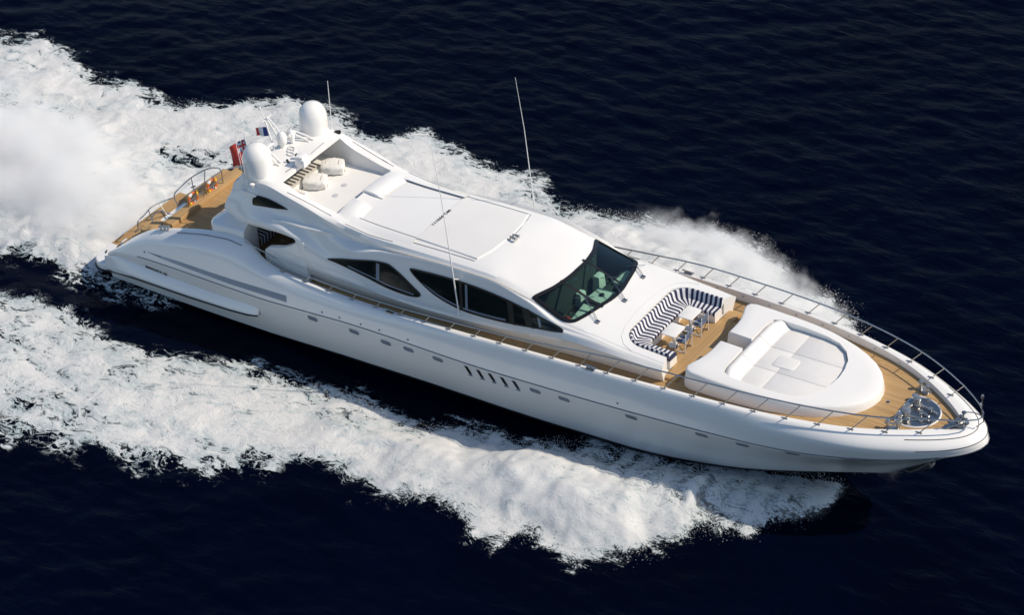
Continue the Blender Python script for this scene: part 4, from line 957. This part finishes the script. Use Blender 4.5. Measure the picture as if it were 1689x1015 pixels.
# lifebuoys on the cockpit rail
def buoy(label, loc):
    b = thing('lifebuoy', label, 'lifebuoy', loc, 0, 'lifebuoys on the stern rail')
    n, k = 32, 10; R, r = .27, .075
    for part, mat, sel in (('ring', M['orange'], lambda i: True),):
        P = [[(r*math.sin(2*math.pi*j/k), (R+r*math.cos(2*math.pi*j/k))*math.cos(2*math.pi*i/n), (R+r*math.cos(2*math.pi*j/k))*math.sin(2*math.pi*i/n)) for j in range(k)] for i in range(n+1)]
        TL(MB().grid(P, wrap=True), part, mat, b, weld=.001)
    for a0 in (.3, 1.87, 3.44, 5.0):
        P = [[(r*1.06*math.sin(2*math.pi*j/k), (R+r*1.06*math.cos(2*math.pi*j/k))*math.cos(a0+u), (R+r*1.06*math.cos(2*math.pi*j/k))*math.sin(a0+u)) for j in range(k)] for u in np.linspace(0, .5, 5)]
        TL(MB().grid(P, wrap=True), 'band', M['yellow'] if a0 in (.3, 3.44) else M['flagwhite'], b)
    TL(MB().tube([(0, (R+r+.02+.03*math.sin(4*a))*math.cos(a), (R+r+.02+.03*math.sin(4*a))*math.sin(a)) for a in np.linspace(0, 2*math.pi, 33)[:-1]], .010, 4, closed=True), 'grab_line', M['yellow'], b)
    return b
buoy('orange lifebuoy on the starboard half of the stern rail, nearer the near hull side', (3.0, -.33, 3.02))
buoy('orange lifebuoy on the port half of the stern rail, nearer the far rail end', (3.05, .86, 3.02))
# ensign and courtesy flag
def cloth(p00, p10, p11, p01, amp, wav, nu=22, nv=12, ph=0.0, nrm=(0, 1, 0)):
    p00, p10, p11, p01 = [np.array(p, float) for p in (p00, p10, p11, p01)]; G = []
    for i in range(nu):
        u = i/(nu-1); row = []
        for j in range(nv):
            v = j/(nv-1); p = (p00*(1-u)+p10*u)*(1-v)+(p01*(1-u)+p11*u)*v
            row.append(p+np.array(nrm)*amp*u**.6*math.sin(wav*u*6.28+v*1.8+ph)+np.array((0, 0, -.12*u*u+.05*u*math.sin(5*v+3*u))))
        G.append(row)
    return np.array(G)
fl = thing('ensign_flag', 'red ensign streaming from its staff at the stern', 'flag', (6.45, 0, 5.0))
T(MB().tube([(6.42, .0, 5.0), (6.35, 0, 5.6), (6.15, 0, 7.05)], .018, 6), 'flag_staff', M['flagwhite'], fl)
G = cloth((6.2, 0, 6.75), (5.5, -.36, 6.4), (5.58, -.4, 5.42), (6.34, 0, 5.7), .14, 1.1)
mb = MB(); nu, nv = G.shape[:2]
V = G.reshape(-1, 3); F = []; Mi = []
for i in range(nu-1):
    for j in range(nv-1):
        u, v = (i+.5)/(nu-1), (j+.5)/(nv-1); m = 0
        if u < .5 and v < .5:
            uu, vv = u/.5, v/.5; m = 1
            if abs(uu-.5) < .14 or abs(vv-.5) < .18: m = 0 if (abs(uu-.5) < .09 or abs(vv-.5) < .12) else 2
            elif abs(abs(uu-.5)-abs(vv-.5)) < .09: m = 2
        F.append((i*nv+j, (i+1)*nv+j, (i+1)*nv+j+1, i*nv+j+1)); Mi.append(m)
mb.add(V, F); mb.M = Mi
T(mb, 'flag_cloth', [M['red'], M['blue'], M['flagwhite']], fl, smooth=80)
fl = thing('courtesy_flag', 'small blue white and red striped flag hanging from the mast between the domes', 'flag', (7.62, -.1, 7.3))
G = cloth((7.60, -.12, 7.78), (7.02, -.22, 7.72), (7.06, -.24, 7.34), (7.66, -.14, 7.40), .06, 1.0, 19, 8, 1.0)
V = G.reshape(-1, 3); nu, nv = G.shape[:2]
F = [(i*nv+j, (i+1)*nv+j, (i+1)*nv+j+1, i*nv+j+1) for i in range(nu-1) for j in range(nv-1)]; Mi = [min(2, i//6) for i in range(nu-1) for j in range(nv-1)]
mb = MB().add(V, F); mb.M = Mi
T(mb, 'flag_cloth', [M['blue'], M['flagwhite'], M['red']], fl, smooth=80)
T(MB().tube([(7.60, -.12, 7.84), (7.68, -.145, 7.1)], .006, 4), 'halyard', M['flagwhite'], fl)
rc = thing('red_jacket', 'red jacket lying at the helm behind the near corner of the windscreen', 'jacket', (23.1, -1.85, 4.66))
rg = np.random.default_rng(2); P = [[(.26*r*math.cos(a)*(1+.15*math.sin(3*a)), .2*r*math.sin(a)*(1+.2*math.cos(2*a)), .16*(1-r**2)+.02*rg.standard_normal()*(r < 1)) for a in np.linspace(0, 2*math.pi, 16, endpoint=False)] for r in (1, .8, .55, .3, .02)]
T(MB().add([(x+23.1, y-1.85, max(z, 0)+4.66) for row in P for x, y, z in row], [(i*16+j, i*16+(j+1) % 16, (i+1)*16+(j+1) % 16, (i+1)*16+j) for i in range(4) for j in range(16)]), 'jacket_cloth', M['red'], rc, smooth=70)
# ================================================================= the sea, the foam, the spray
def vnoise(x, y, seed):
    xi = np.floor(x).astype(np.int64); yi = np.floor(y).astype(np.int64); xf = x-xi; yf = y-yi
    u = xf*xf*xf*(xf*(xf*6-15)+10); v = yf*yf*yf*(yf*(yf*6-15)+10)
    def hsh(a, b):
        n = (a*374761393+b*668265263+seed*974634777) & 0xffffffff
        n = ((n ^ (n >> 13))*1274126177) & 0xffffffff
        return ((n ^ (n >> 16)) & 0xffff)/65535.0
    a, b, c, d = hsh(xi, yi), hsh(xi+1, yi), hsh(xi, yi+1), hsh(xi+1, yi+1)
    return (a*(1-u)+b*u)*(1-v)+(c*(1-u)+d*u)*v
def fbm(x, y, oct=5, seed=1, gain=.5, ridge=False):
    s = 0; a = 1; t = 0
    for o in range(oct):
        n = vnoise(x*2**o+17.3*o, y*2**o-9.1*o, seed+o)
        if ridge: n = 1-np.abs(2*n-1)
        s = s+a*n; t += a; a *= gain
    return s/t
def sstep(a, b, x): t = np.clip((x-a)/(b-a), 0, 1); return t*t*(3-2*t)
def sdf(poly, X, Yc):
    """signed distance to a polygon, positive inside"""
    P = np.array(poly, float); d = np.full(X.shape, 1e9); ins = np.zeros(X.shape, bool)
    for i in range(len(P)):
        a, b = P[i], P[(i+1) % len(P)]; e = b-a; L = e@e
        t = np.clip(((X-a[0])*e[0]+(Yc-a[1])*e[1])/L, 0, 1)
        d = np.minimum(d, np.hypot(X-a[0]-t*e[0], Yc-a[1]-t*e[1]))
        c = ((a[1] > Yc) != (b[1] > Yc)) & (X < (b[0]-a[0])*(Yc-a[1])/(b[1]-a[1]+1e-12)+a[0]); ins ^= c
    return np.where(ins, d, -d)
# open water: sum of short wind waves running down the line of sight
wr = np.random.default_rng(5); WAVES = []
for i in range(70):
    L = .55*(5/.55)**wr.random(); th = math.radians(112)+wr.normal()*.55; k = 2*math.pi/L
    WAVES.append((k*math.cos(th), k*math.sin(th), wr.random()*6.28, (.0040 if L < 2.2 else .0024)*L**1.0))
def sea_h(X, Yc):
    h = np.zeros_like(X)
    for kx, ky, p, a in WAVES:
        s = np.sin(kx*X+ky*Yc+p); h += a*(s+.25*np.cos(2*(kx*X+ky*Yc+p)))
    return .68*h*(.55+.9*fbm(X*.07, Yc*.07, 3, 40))
def axis_(lo, hi, st, far):
    c = np.arange(lo, hi, st); g = []; d = st
    while sum(g) < far: d *= 1.35; g.append(d)
    o = np.cumsum(g); return np.concatenate([lo-o[::-1], c, c[-1]+o])
def grid_mesh(name, X, Yc, Z, mat, keep=None, attrs=None):
    n, k = X.shape; idx = np.arange(n*k).reshape(n, k)
    q = np.stack([idx[:-1, :-1], idx[1:, :-1], idx[1:, 1:], idx[:-1, 1:]], -1).reshape(-1, 4)
    if keep is not None: q = q[keep[q].any(1)]
    used = np.unique(q); rm = np.full(n*k, -1); rm[used] = np.arange(len(used)); q = rm[q]
    V = np.stack([X, Yc, Z], -1).reshape(-1, 3)[used]
    me = bpy.data.meshes.new(name); me.vertices.add(len(V)); me.vertices.foreach_set('co', V.astype(np.float32).ravel())
    me.loops.add(q.size); me.loops.foreach_set('vertex_index', q.astype(np.int32).ravel())
    me.polygons.add(len(q)); me.polygons.foreach_set('loop_start', np.arange(0, q.size, 4, dtype=np.int32))
    me.update(calc_edges=True); me.polygons.foreach_set('use_smooth', np.ones(len(q), bool))
    for an, av in (attrs or {}).items():
        at = me.attributes.new(an, 'FLOAT', 'POINT'); at.data.foreach_set('value', av.reshape(-1)[used].astype(np.float32))
    me.materials.append(mat); me.validate()
    return put(bpy.data.objects.new(name, me))
ax = axis_(-27, 50, .16, 2600); ay = axis_(-28, 44, .16, 2600)
X, Yc = np.meshgrid(ax, ay, indexing='ij')
fade = sstep(120, 60, np.hypot(X-12, Yc-8))
def wake_h(X, Yc):
    """the hollow beside the running hull and the wave thrown out by the bow"""
    a = np.abs(Yc)
    c = np.interp(X, [-27, 0, 12, 20, 26, 32, 35], [15, 11.5, 9.6, 8.2, 6.6, 3.6, 1.0]); w = np.interp(X, [-27, 20, 30, 35], [3.2, 2.4, 1.7, .8])
    A = np.interp(X, [-27, 0, 14, 22, 28, 33, 35.5], [.08, .10, .16, .42, .5, .35, 0])
    h = A*np.exp(-((a-c)/w)**2)
    tr = np.interp(X, [-27, -4, 4, 16, 26], [0, -.06, -.2, -.2, 0]); h = h+tr*np.exp(-((a-4.6)/1.7)**2)*(X < 30)
    return h
H = sea_h(X, Yc)*fade+wake_h(X, Yc)*fade
def sea_mat():
    m, nt, b = new_mat('deep_blue_sea')
    b.inputs['Base Color'].default_value = (.0012, .0042, .0115, 1); b.inputs['Roughness'].default_value = .09; b.inputs['IOR'].default_value = 1.333; b.inputs['Specular IOR Level'].default_value = .035; b.inputs['Specular Tint'].default_value = (.26, .56, 1, 1)
    tc = nd(nt, 'ShaderNodeTexCoord'); mp = nd(nt, 'ShaderNodeMapping'); mp.inputs['Rotation'].default_value = (0, 0, math.radians(-22)); mp.inputs['Scale'].default_value = (.55, 1.25, 1)
    nt.links.new(tc.outputs['Object'], mp.inputs['Vector'])
    n1 = nd(nt, 'ShaderNodeTexNoise'); n1.inputs['Scale'].default_value = 1.5; n1.inputs['Detail'].default_value = 8; n1.inputs['Roughness'].default_value = .62; n1.inputs['Distortion'].default_value = .4
    nt.links.new(mp.outputs[0], n1.inputs['Vector'])
    bp = nd(nt, 'ShaderNodeBump'); bp.inputs['Strength'].default_value = .35; bp.inputs['Distance'].default_value = .25; nt.links.new(n1.outputs[0], bp.inputs['Height']); nt.links.new(bp.outputs[0], b.inputs['Normal'])
    n2 = nd(nt, 'ShaderNodeTexNoise'); n2.inputs['Scale'].default_value = .12; n2.inputs['Detail'].default_value = 4; nt.links.new(tc.outputs['Object'], n2.inputs['Vector'])
    nt.links.new(mixc(nt, n2.outputs[0], (.0003, .0010, .0046), (.0007, .0027, .0115)), b.inputs['Base Color'])
    return m
sea = grid_mesh('sea', X, Yc, H, sea_mat()); sea['kind'] = 'structure'; sea['label'] = 'dark navy open sea with small wind ripples all around the yacht'

NEAR = [(-27, -6.6), (-8, -7.0), (-2.2, -7.6), (-.8, -6.6), (1.4, -6.9), (4.1, -7.3), (7.3, -7.2), (9.9, -6.5), (11.5, -5.7), (14.2, -5.8), (16.4, -5.5), (18.1, -5.2), (19.5, -4.9), (21.9, -4.3), (23.6, -3.2), (24.5, -2.2), (28, -1.4), (31, -.8), (34.0, -.2),
        (34.2, -1.0), (33.2, -3.4), (32.1, -5.2), (30.5, -6.2), (29.7, -7.3), (27.8, -8.5), (25, -8.9), (23.1, -8.8), (21.5, -8.2), (19.5, -8.7), (18.3, -9.3), (16.8, -8.9), (15.5, -8.8), (14.1, -10.1), (13, -11.3), (11.8, -11.6), (10.2, -12.6), (8.2, -12.7), (6.5, -13.5), (4.3, -14.2), (0, -16), (-8, -18.5), (-27, -24)]
FAR = [(-27, -2.6), (-16, -3.0), (-4.6, -3.5), (-1.8, -3.5), (.2, -3.2), (.6, -2), (1.5, 2.5), (10, 3.2), (20, 3.1), (28, 2.2), (34, .2),
       (34.0, 1.0), (33.2, 3.6), (32.2, 5.4), (30.6, 7.4), (29.0, 8.6), (27.2, 9.3), (25.6, 9.6), (25.6, 11.0), (24.4, 11.7), (21.7, 11.3), (19.2, 10.9), (15.8, 9.9), (14.3, 8.9), (14.4, 10.0), (13.0, 11.0), (11, 10.6), (9, 11.2), (5.9, 11.6), (4.8, 10.5), (1.3, 11.4), (-1.2, 10.9), (-2.8, 10.2), (-4.8, 9.2), (-7.4, 8.1), (-9.4, 8.5), (-12.5, 8.9), (-16.2, 9.9), (-18.5, 9.5), (-27, 11)]
SIDE = [(-2.0, -3.2), (-1.6, -4.5), (1.0, -4.5), (2.8, -4.1), (4.0, -3.7), (4.0, -3.2), (0, -3.1)]
fx_ = np.arange(-27, 36, .115); fy_ = np.arange(-24.5, 15, .115)
X, Yc = np.meshgrid(fx_, fy_, indexing='ij')
wx = X+1.3*(fbm(X*.35, Yc*.35, 4, 71)-.5)*2; wy = Yc+1.3*(fbm(X*.35+50, Yc*.35, 4, 72)-.5)*2
dn = sdf(NEAR, wx, wy); df = sdf(FAR, wx, wy); ds = sdf(SIDE, wx*.6+X*.4, wy*.5+Yc*.5)
f1 = fbm(X*.5, Yc*.5, 5, 3); f2 = fbm(X*1.6, Yc*1.6, 4, 9); rg_ = fbm(X*.9, Yc*.9, 5, 21, ridge=True)
# flow-stretched streaks: along the axis aft, fanned outwards by the bow
def density(d, soft):
    soft = soft*np.interp(X, [22, 31, 34], [1, .55, .35])
    return sstep(-soft*.95, soft*.45, d+1.1*(f1-.5)*soft+.7*(rg_-.62)*soft)
D_near = density(dn, 1.5); D_far = density(df, 1.3); D_side = .22*density(ds, .7)
# lacy, thin parts: inner edge of the near band aft, its outer tail, ahead of the spray by the hull
thin = np.interp(X, [-27, -2, 6, 12, 18, 23], [.42, .45, .53, .64, .84, 1.0])+.65*(fbm(X*.22, Yc*.3, 4, 88)-.5)
innr = sstep(0, 2.6, dn)
D_near = D_near*(thin*(1-innr)+innr*np.clip(thin+.24*sstep(9, 15, X)+.20, 0, 1))
sheet = sstep(21.5, 24.5, X)*sstep(-5.9, -4.0, Yc+.18*(X-26))*(Yc < 0)
strk = fbm(X*2.6+Yc*.5, Yc*.35, 4, 33)
D_near = D_near*(1-sheet*(.26+.30*(strk-.5)*2))
D_far = D_far*(1-.20*sstep(.5, -.5, df-.6))*np.clip(np.interp(X, [-27, 12, 18], [.86, .84, 1.0])+.5*(fbm(X*.25, Yc*.3, 4, 91)-.5), 0, 1)
D = np.maximum(np.maximum(D_near, D_far), D_side)
hole = sstep(.60, .74, fbm(X*.28, Yc*.5, 4, 55))*.42*sstep(6, 1, X)*(Yc > 1.5)
hole2 = np.exp(-(((X+2.1)/1.5)**2+((Yc-5.4)/.8)**2))*.34
D = np.clip(D*(1-hole-hole2), 0, 1)
bil = fbm(X*.8, Yc*.8, 5, 61, .55, True); lump = fbm(X*.32, Yc*.32, 3, 62)
bowf = sstep(12, 26, X)
A = .21+.16*bowf+.12*sstep(4, -3, X)
Hf = wake_h(X, Yc)+.05+D*(A*(bil-.35)*.55+A*1.7*(lump-.35)+A*1.1*(f1-.5)+.05*(f2-.5)*2)
# the bow wave curls up outwards and falls back
a_ = np.abs(Yc); rise = np.interp(X, [14, 20, 25, 30, 33, 34.5], [0, .3, .62, .66, .3, .05])
edge = np.where(Yc < 0, dn, df)
Hf = Hf+D*rise*sstep(0, 2.2, edge)*sstep(0, 2.2, a_-np.interp(X, [0, 24, 30, 34], [3.4, 3.0, 1.8, .1]))
Hf = Hf+D*.7*np.exp(-((Yc/3.4)**2))*sstep(-.2, -3, X)*sstep(-24, -8, X)
Hf = np.where(D < .02, np.minimum(Hf, wake_h(X, Yc)), Hf)+sea_h(X, Yc)*.35
Hf = np.maximum(Hf, wake_h(X, Yc)+sea_h(X, Yc)+.03+.05*D)
# nothing of the foam inside the hull
hb = np.interp(X, [-.5, 0, 24, 29.6, 32.9, 35.9], [0, 3.1, 2.85, 2.0, 1.0, 0])*((X > -.4) & (X < 36))
D = np.where(a_ < hb-.25, 0, D)
def foam_mat():
    m, nt, b = new_mat('sea_foam'); out = nt.nodes['Material Output']
    at = nd(nt, 'ShaderNodeAttribute', attribute_name='foam')
    tc = nd(nt, 'ShaderNodeTexCoord')
    nz = nd(nt, 'ShaderNodeTexNoise'); nz.inputs['Scale'].default_value = .9; nz.inputs['Detail'].default_value = 4; nt.links.new(tc.outputs['Object'], nz.inputs['Vector'])
    mp = nd(nt, 'ShaderNodeMapping'); mp.inputs['Scale'].default_value = (.6, 1.2, .5); nt.links.new(tc.outputs['Object'], mp.inputs['Vector'])
    wv = nt.nodes.new('ShaderNodeMix'); wv.data_type = 'VECTOR'; wv.inputs[0].default_value = .22
    nt.links.new(mp.outputs[0], wv.inputs[4]); nt.links.new(nz.outputs['Color'], wv.inputs[5])
    va = nt.nodes.new('ShaderNodeVectorMath'); va.operation = 'MULTIPLY_ADD'; nt.links.new(nz.outputs['Color'], va.inputs[0]); va.inputs[1].default_value = (1.5, 1.5, 1.5); nt.links.new(mp.outputs[0], va.inputs[2])
    def noise_n(sc, det, rough, vec, typ=None, dist=0.0):
        n = nd(nt, 'ShaderNodeTexNoise')
        if typ: n.noise_type = typ
        n.inputs['Scale'].default_value = sc; n.inputs['Detail'].default_value = det; n.inputs['Roughness'].default_value = rough; n.inputs['Distortion'].default_value = dist
        nt.links.new(vec, n.inputs['Vector']); return n
    w2 = noise_n(2.6, 3, .5, va.outputs[0])
    vb = nt.nodes.new('ShaderNodeVectorMath'); vb.operation = 'MULTIPLY_ADD'; nt.links.new(w2.outputs['Color'], vb.inputs[0]); vb.inputs[1].default_value = (.36, .36, .36); nt.links.new(va.outputs[0], vb.inputs[2])
    def strands(sc, vec, pw):
        n = noise_n(sc, 3.0, .55, vec)                                # thin bright threads where the noise crosses its middle
        l = math_n(nt, 'SUBTRACT', 1.0, math_n(nt, 'MULTIPLY', math_n(nt, 'ABSOLUTE', math_n(nt, 'SUBTRACT', n.outputs[0], .5)), 9.0), clamp=True)
        return math_n(nt, 'POWER', l, pw)
    bw = nd(nt, 'ShaderNodeAttribute', attribute_name='bow'); calm = math_n(nt, 'SUBTRACT', 1.0, bw.outputs['Fac'])
    grain = noise_n(9.5, 6, .75, va.outputs[0]); gr0 = math_n(nt, 'MULTIPLY', math_n(nt, 'SUBTRACT', grain.outputs[0], .5), bw.outputs['Fac'])
    lace = math_n(nt, 'MAXIMUM', strands(.85, vb.outputs[0], 1.5), math_n(nt, 'MULTIPLY', strands(2.9, vb.outputs[0], 1.2), .85))
    lace = math_n(nt, 'MULTIPLY', lace, math_n(nt, 'MULTIPLY_ADD', calm, .8, .2))
    fn = noise_n(3.2, 9, .7, vb.outputs[0]); pt = noise_n(.8, 5, .6, va.outputs[0])
    fine = math_n(nt, 'SUBTRACT', fn.outputs[0], .5); patch = math_n(nt, 'SUBTRACT', pt.outputs[0], .5)
    s = math_n(nt, 'ADD', math_n(nt, 'MULTIPLY', at.outputs['Fac'], 1.55), math_n(nt, 'MULTIPLY', lace, .90))
    s = math_n(nt, 'ADD', s, math_n(nt, 'ADD', math_n(nt, 'MULTIPLY', fine, 2.0), math_n(nt, 'MULTIPLY', patch, 1.5)))
    s = math_n(nt, 'ADD', s, math_n(nt, 'MULTIPLY', gr0, 3.0))
    mr = nd(nt, 'ShaderNodeMapRange'); mr.interpolation_type = 'SMOOTHSTEP'; mr.inputs[1].default_value = .70; mr.inputs[2].default_value = 1.28; nt.links.new(s, mr.inputs[0])
    edge_k = math_n(nt, 'MULTIPLY', at.outputs['Fac'], 9.0, clamp=True)
    al = math_n(nt, 'MULTIPLY', mr.outputs[0], edge_k)
    tone = math_n(nt, 'ADD', math_n(nt, 'ADD', math_n(nt, 'MULTIPLY', at.outputs['Fac'], .75), math_n(nt, 'MULTIPLY', lace, .26)), math_n(nt, 'ADD', math_n(nt, 'MULTIPLY', fine, 1.3), math_n(nt, 'MULTIPLY', patch, 1.5)))
    tone = math_n(nt, 'ADD', tone, math_n(nt, 'MULTIPLY', gr0, 1.5))
    thick = nd(nt, 'ShaderNodeMapRange'); thick.inputs[1].default_value = .18; thick.inputs[2].default_value = .80; nt.links.new(tone, thick.inputs[0])
    nt.links.new(mixc(nt, thick.outputs[0], (.47, .60, .64), (.94, .94, .925)), b.inputs['Base Color'])
    b.inputs['Roughness'].default_value = .75; b.inputs['Specular IOR Level'].default_value = .15
    bp = nd(nt, 'ShaderNodeBump'); bp.inputs['Strength'].default_value = .32; bp.inputs['Distance'].default_value = .16
    n3 = nd(nt, 'ShaderNodeTexNoise'); n3.inputs['Scale'].default_value = 4.5; n3.inputs['Detail'].default_value = 9; n3.inputs['Roughness'].default_value = .65; nt.links.new(va.outputs[0], n3.inputs['Vector'])
    nt.links.new(math_n(nt, 'ADD', math_n(nt, 'ADD', n3.outputs[0], math_n(nt, 'MULTIPLY', gr0, 1.2)), math_n(nt, 'MULTIPLY', lace, .5)), bp.inputs['Height']); nt.links.new(bp.outputs[0], b.inputs['Normal'])
    tl = nd(nt, 'ShaderNodeBsdfTranslucent'); tl.inputs[0].default_value = (.9, .92, .93, 1); mt = nd(nt, 'ShaderNodeMixShader'); mt.inputs[0].default_value = .3; nt.links.new(b.outputs[0], mt.inputs[1]); nt.links.new(tl.outputs[0], mt.inputs[2])
    tr = nd(nt, 'ShaderNodeBsdfTransparent'); mx = nd(nt, 'ShaderNodeMixShader'); nt.links.new(al, mx.inputs[0]); nt.links.new(tr.outputs[0], mx.inputs[1]); nt.links.new(mt.outputs[0], mx.inputs[2]); nt.links.new(mx.outputs[0], out.inputs[0])
    return m
foam = grid_mesh('wake_foam', X, Yc, Hf, foam_mat(), keep=(D > .012).reshape(-1), attrs={'foam': D, 'bow': sstep(16.5, 23, X+.8*(f1-.5))})
foam['kind'] = 'stuff'; foam['label'] = 'white churned foam of the bow waves and wake on both sides of the yacht'; foam['category'] = 'foam'
# flying droplets over the edges of the bow waves and the stern
sr = np.random.default_rng(9)
cand = []
gi = lambda a, x, y: a[np.clip(((x+27)/.115).astype(int), 0, len(fx_)-1), np.clip(((y+24.5)/.115).astype(int), 0, len(fy_)-1)]
def scatter(n, xr, yr, dlo, dhi, dsel, zmax, pw):
    x = sr.uniform(*xr, n); y = sr.uniform(*yr, n); d = gi(dsel, x, y); w = np.exp(-np.clip(-d, 0, None)/dhi)*(d > -3.2*dhi)*(d < dlo)
    k = sr.random(n) < w; x, y, d = x[k], y[k], d[k]
    z = gi(Hf, x, y)*.9+zmax*sr.random(len(x))**pw*np.exp(-np.clip(-d, 0, None)/1.2)
    cand.append(np.stack([x, y, z], 1))
scatter(200000, (13, 34.5), (-13, 0), .5, .16, dn, .4, 1.8)
scatter(220000, (13, 35), (.5, 15), .7, .24, df, .6, 1.8)
scatter(50000, (-27, 16), (-20, -4), .4, .2, dn, .2, 2)
scatter(50000, (-27, 16), (6, 15), .4, .25, df, .25, 2)
Q = np.vstack(cand); Q = Q[sr.permutation(len(Q))[:34000]]
T4 = np.array([(1, 1, 1), (1, -1, -1), (-1, 1, -1), (-1, -1, 1)])/1.732
sz = .008+.014*sr.random(len(Q))**3
V = (Q[:, None, :]+T4[None]*sz[:, None, None]).reshape(-1, 3)
Fq = (np.array([(0, 1, 2), (0, 3, 1), (0, 2, 3), (1, 3, 2)])[None]+4*np.arange(len(Q))[:, None, None]).reshape(-1, 3)
me = bpy.data.meshes.new('spray_droplets'); me.vertices.add(len(V)); me.vertices.foreach_set('co', V.astype(np.float32).ravel()); me.loops.add(Fq.size); me.loops.foreach_set('vertex_index', Fq.astype(np.int32).ravel())
me.polygons.add(len(Fq)); me.polygons.foreach_set('loop_start', np.arange(0, Fq.size, 3, dtype=np.int32)); me.update(calc_edges=True)
M['drop'] = plain('white_spray', (.82, .83, .84), .6); me.materials.append(M['drop'])
so_ = put(bpy.data.objects.new('spray_droplets', me)); so_['kind'] = 'stuff'; so_['label'] = 'fine white spray flying off the bow waves'; so_['category'] = 'spray'
# clouds of mist: behind the stern, and along the bow waves
def mist(name, label, x0, x1, y0, a, w0, w1, h0, h1, dens, soft, nsc, zb=0.0):
    """a swept cloud from x0 aft to x1; its middle runs along y0 + a(1-(1-t)^2)"""
    mb = MB(); n, k = 18, 20; P = []; Ls = x0-x1
    for i in range(n):
        t = i/(n-1); x = x0-Ls*t; sn = math.sin(math.pi*(.06+.8*t)); w = (w0+w1*sn)*1.45; hh = (h0+h1*sn)*1.45; cy = y0+a*(1-(1-t)**2)
        P.append([(x, cy+w*math.cos(2*math.pi*j/k), zb+max(-.12, hh*math.sin(2*math.pi*j/k))) for j in range(k)])
    mb.grid(P, wrap=True); mb.F += [tuple(range(k)), tuple((n-1)*k+j for j in range(k))[::-1]]; mb.M += [0, 0]
    m = bpy.data.materials.new(name); m.use_nodes = True; nt = m.node_tree; nt.nodes.clear()
    out = nt.nodes.new('ShaderNodeOutputMaterial'); pv = nt.nodes.new('ShaderNodeVolumePrincipled'); nt.links.new(pv.outputs[0], out.inputs['Volume'])
    pv.inputs['Color'].default_value = (.995, .995, .995, 1); pv.inputs['Anisotropy'].default_value = .1
    tc = nt.nodes.new('ShaderNodeTexCoord'); sp = nt.nodes.new('ShaderNodeSeparateXYZ'); nt.links.new(tc.outputs['Object'], sp.inputs[0])
    nz = nt.nodes.new('ShaderNodeTexNoise'); nz.inputs['Scale'].default_value = nsc; nz.inputs['Detail'].default_value = 6; nz.inputs['Roughness'].default_value = .6; nt.links.new(tc.outputs['Object'], nz.inputs['Vector'])
    x, y, z = sp.outputs
    t = math_n(nt, 'MULTIPLY', math_n(nt, 'SUBTRACT', x0, x), 1/Ls)
    s = math_n(nt, 'SINE', math_n(nt, 'MULTIPLY', math_n(nt, 'ADD', math_n(nt, 'MULTIPLY', t, .8), .06), math.pi))
    w = math_n(nt, 'MULTIPLY_ADD', s, w1, w0); hh = math_n(nt, 'MULTIPLY_ADD', s, h1, h0)
    o = math_n(nt, 'SUBTRACT', 1.0, t); cy = math_n(nt, 'MULTIPLY_ADD', math_n(nt, 'SUBTRACT', 1.0, math_n(nt, 'MULTIPLY', o, o)), a, y0)
    yy = math_n(nt, 'DIVIDE', math_n(nt, 'SUBTRACT', y, cy), w); zz = math_n(nt, 'DIVIDE', math_n(nt, 'SUBTRACT', z, zb), hh)
    r = math_n(nt, 'SQRT', math_n(nt, 'ADD', math_n(nt, 'MULTIPLY', yy, yy), math_n(nt, 'MULTIPLY', zz, zz)))
    e = math_n(nt, 'SUBTRACT', math_n(nt, 'MULTIPLY_ADD', nz.outputs[0], 1.5, .18), r)
    mr = nt.nodes.new('ShaderNodeMapRange'); mr.interpolation_type = 'SMOOTHSTEP'; mr.inputs[1].default_value = 0; mr.inputs[2].default_value = soft; mr.inputs[4].default_value = dens; nt.links.new(e, mr.inputs[0])
    ends = []
    for p, q in ((x0-.02*Ls, x0-.12*Ls), (x1+.02*Ls, x1+.25*Ls)):
        en = nt.nodes.new('ShaderNodeMapRange'); en.interpolation_type = 'SMOOTHSTEP'; en.inputs[1].default_value = p; en.inputs[2].default_value = q; nt.links.new(x, en.inputs[0]); ends.append(en.outputs[0])
    nt.links.new(math_n(nt, 'MULTIPLY', mr.outputs[0], math_n(nt, 'MULTIPLY', ends[0], ends[1])), pv.inputs['Density'])
    ms = mb.build(name, m, None, recalc=True); ms['kind'] = 'stuff'; ms['label'] = label; ms['category'] = 'mist'
    return ms
mist('stern_mist', 'white mist thrown up by the propellers behind the stern', 1.0, -22.5, -.5, 1.2, .8, 4.9, .5, 3.0, 1.9, .7, .5)
mist('bow_mist', 'soft white spray over the near bow wave', 35.0, 19.5, -1.2, -6.0, .5, 2.0, .4, 1.0, 1.5, .6, 1.3)
mist('bow_mist', 'soft white spray over the far bow wave beyond the foredeck rail', 36.2, 17.0, .9, 9.2, .5, 2.5, .35, 1.5, 1.5, .6, 1.1)
scene.cycles.volume_step_rate = .25
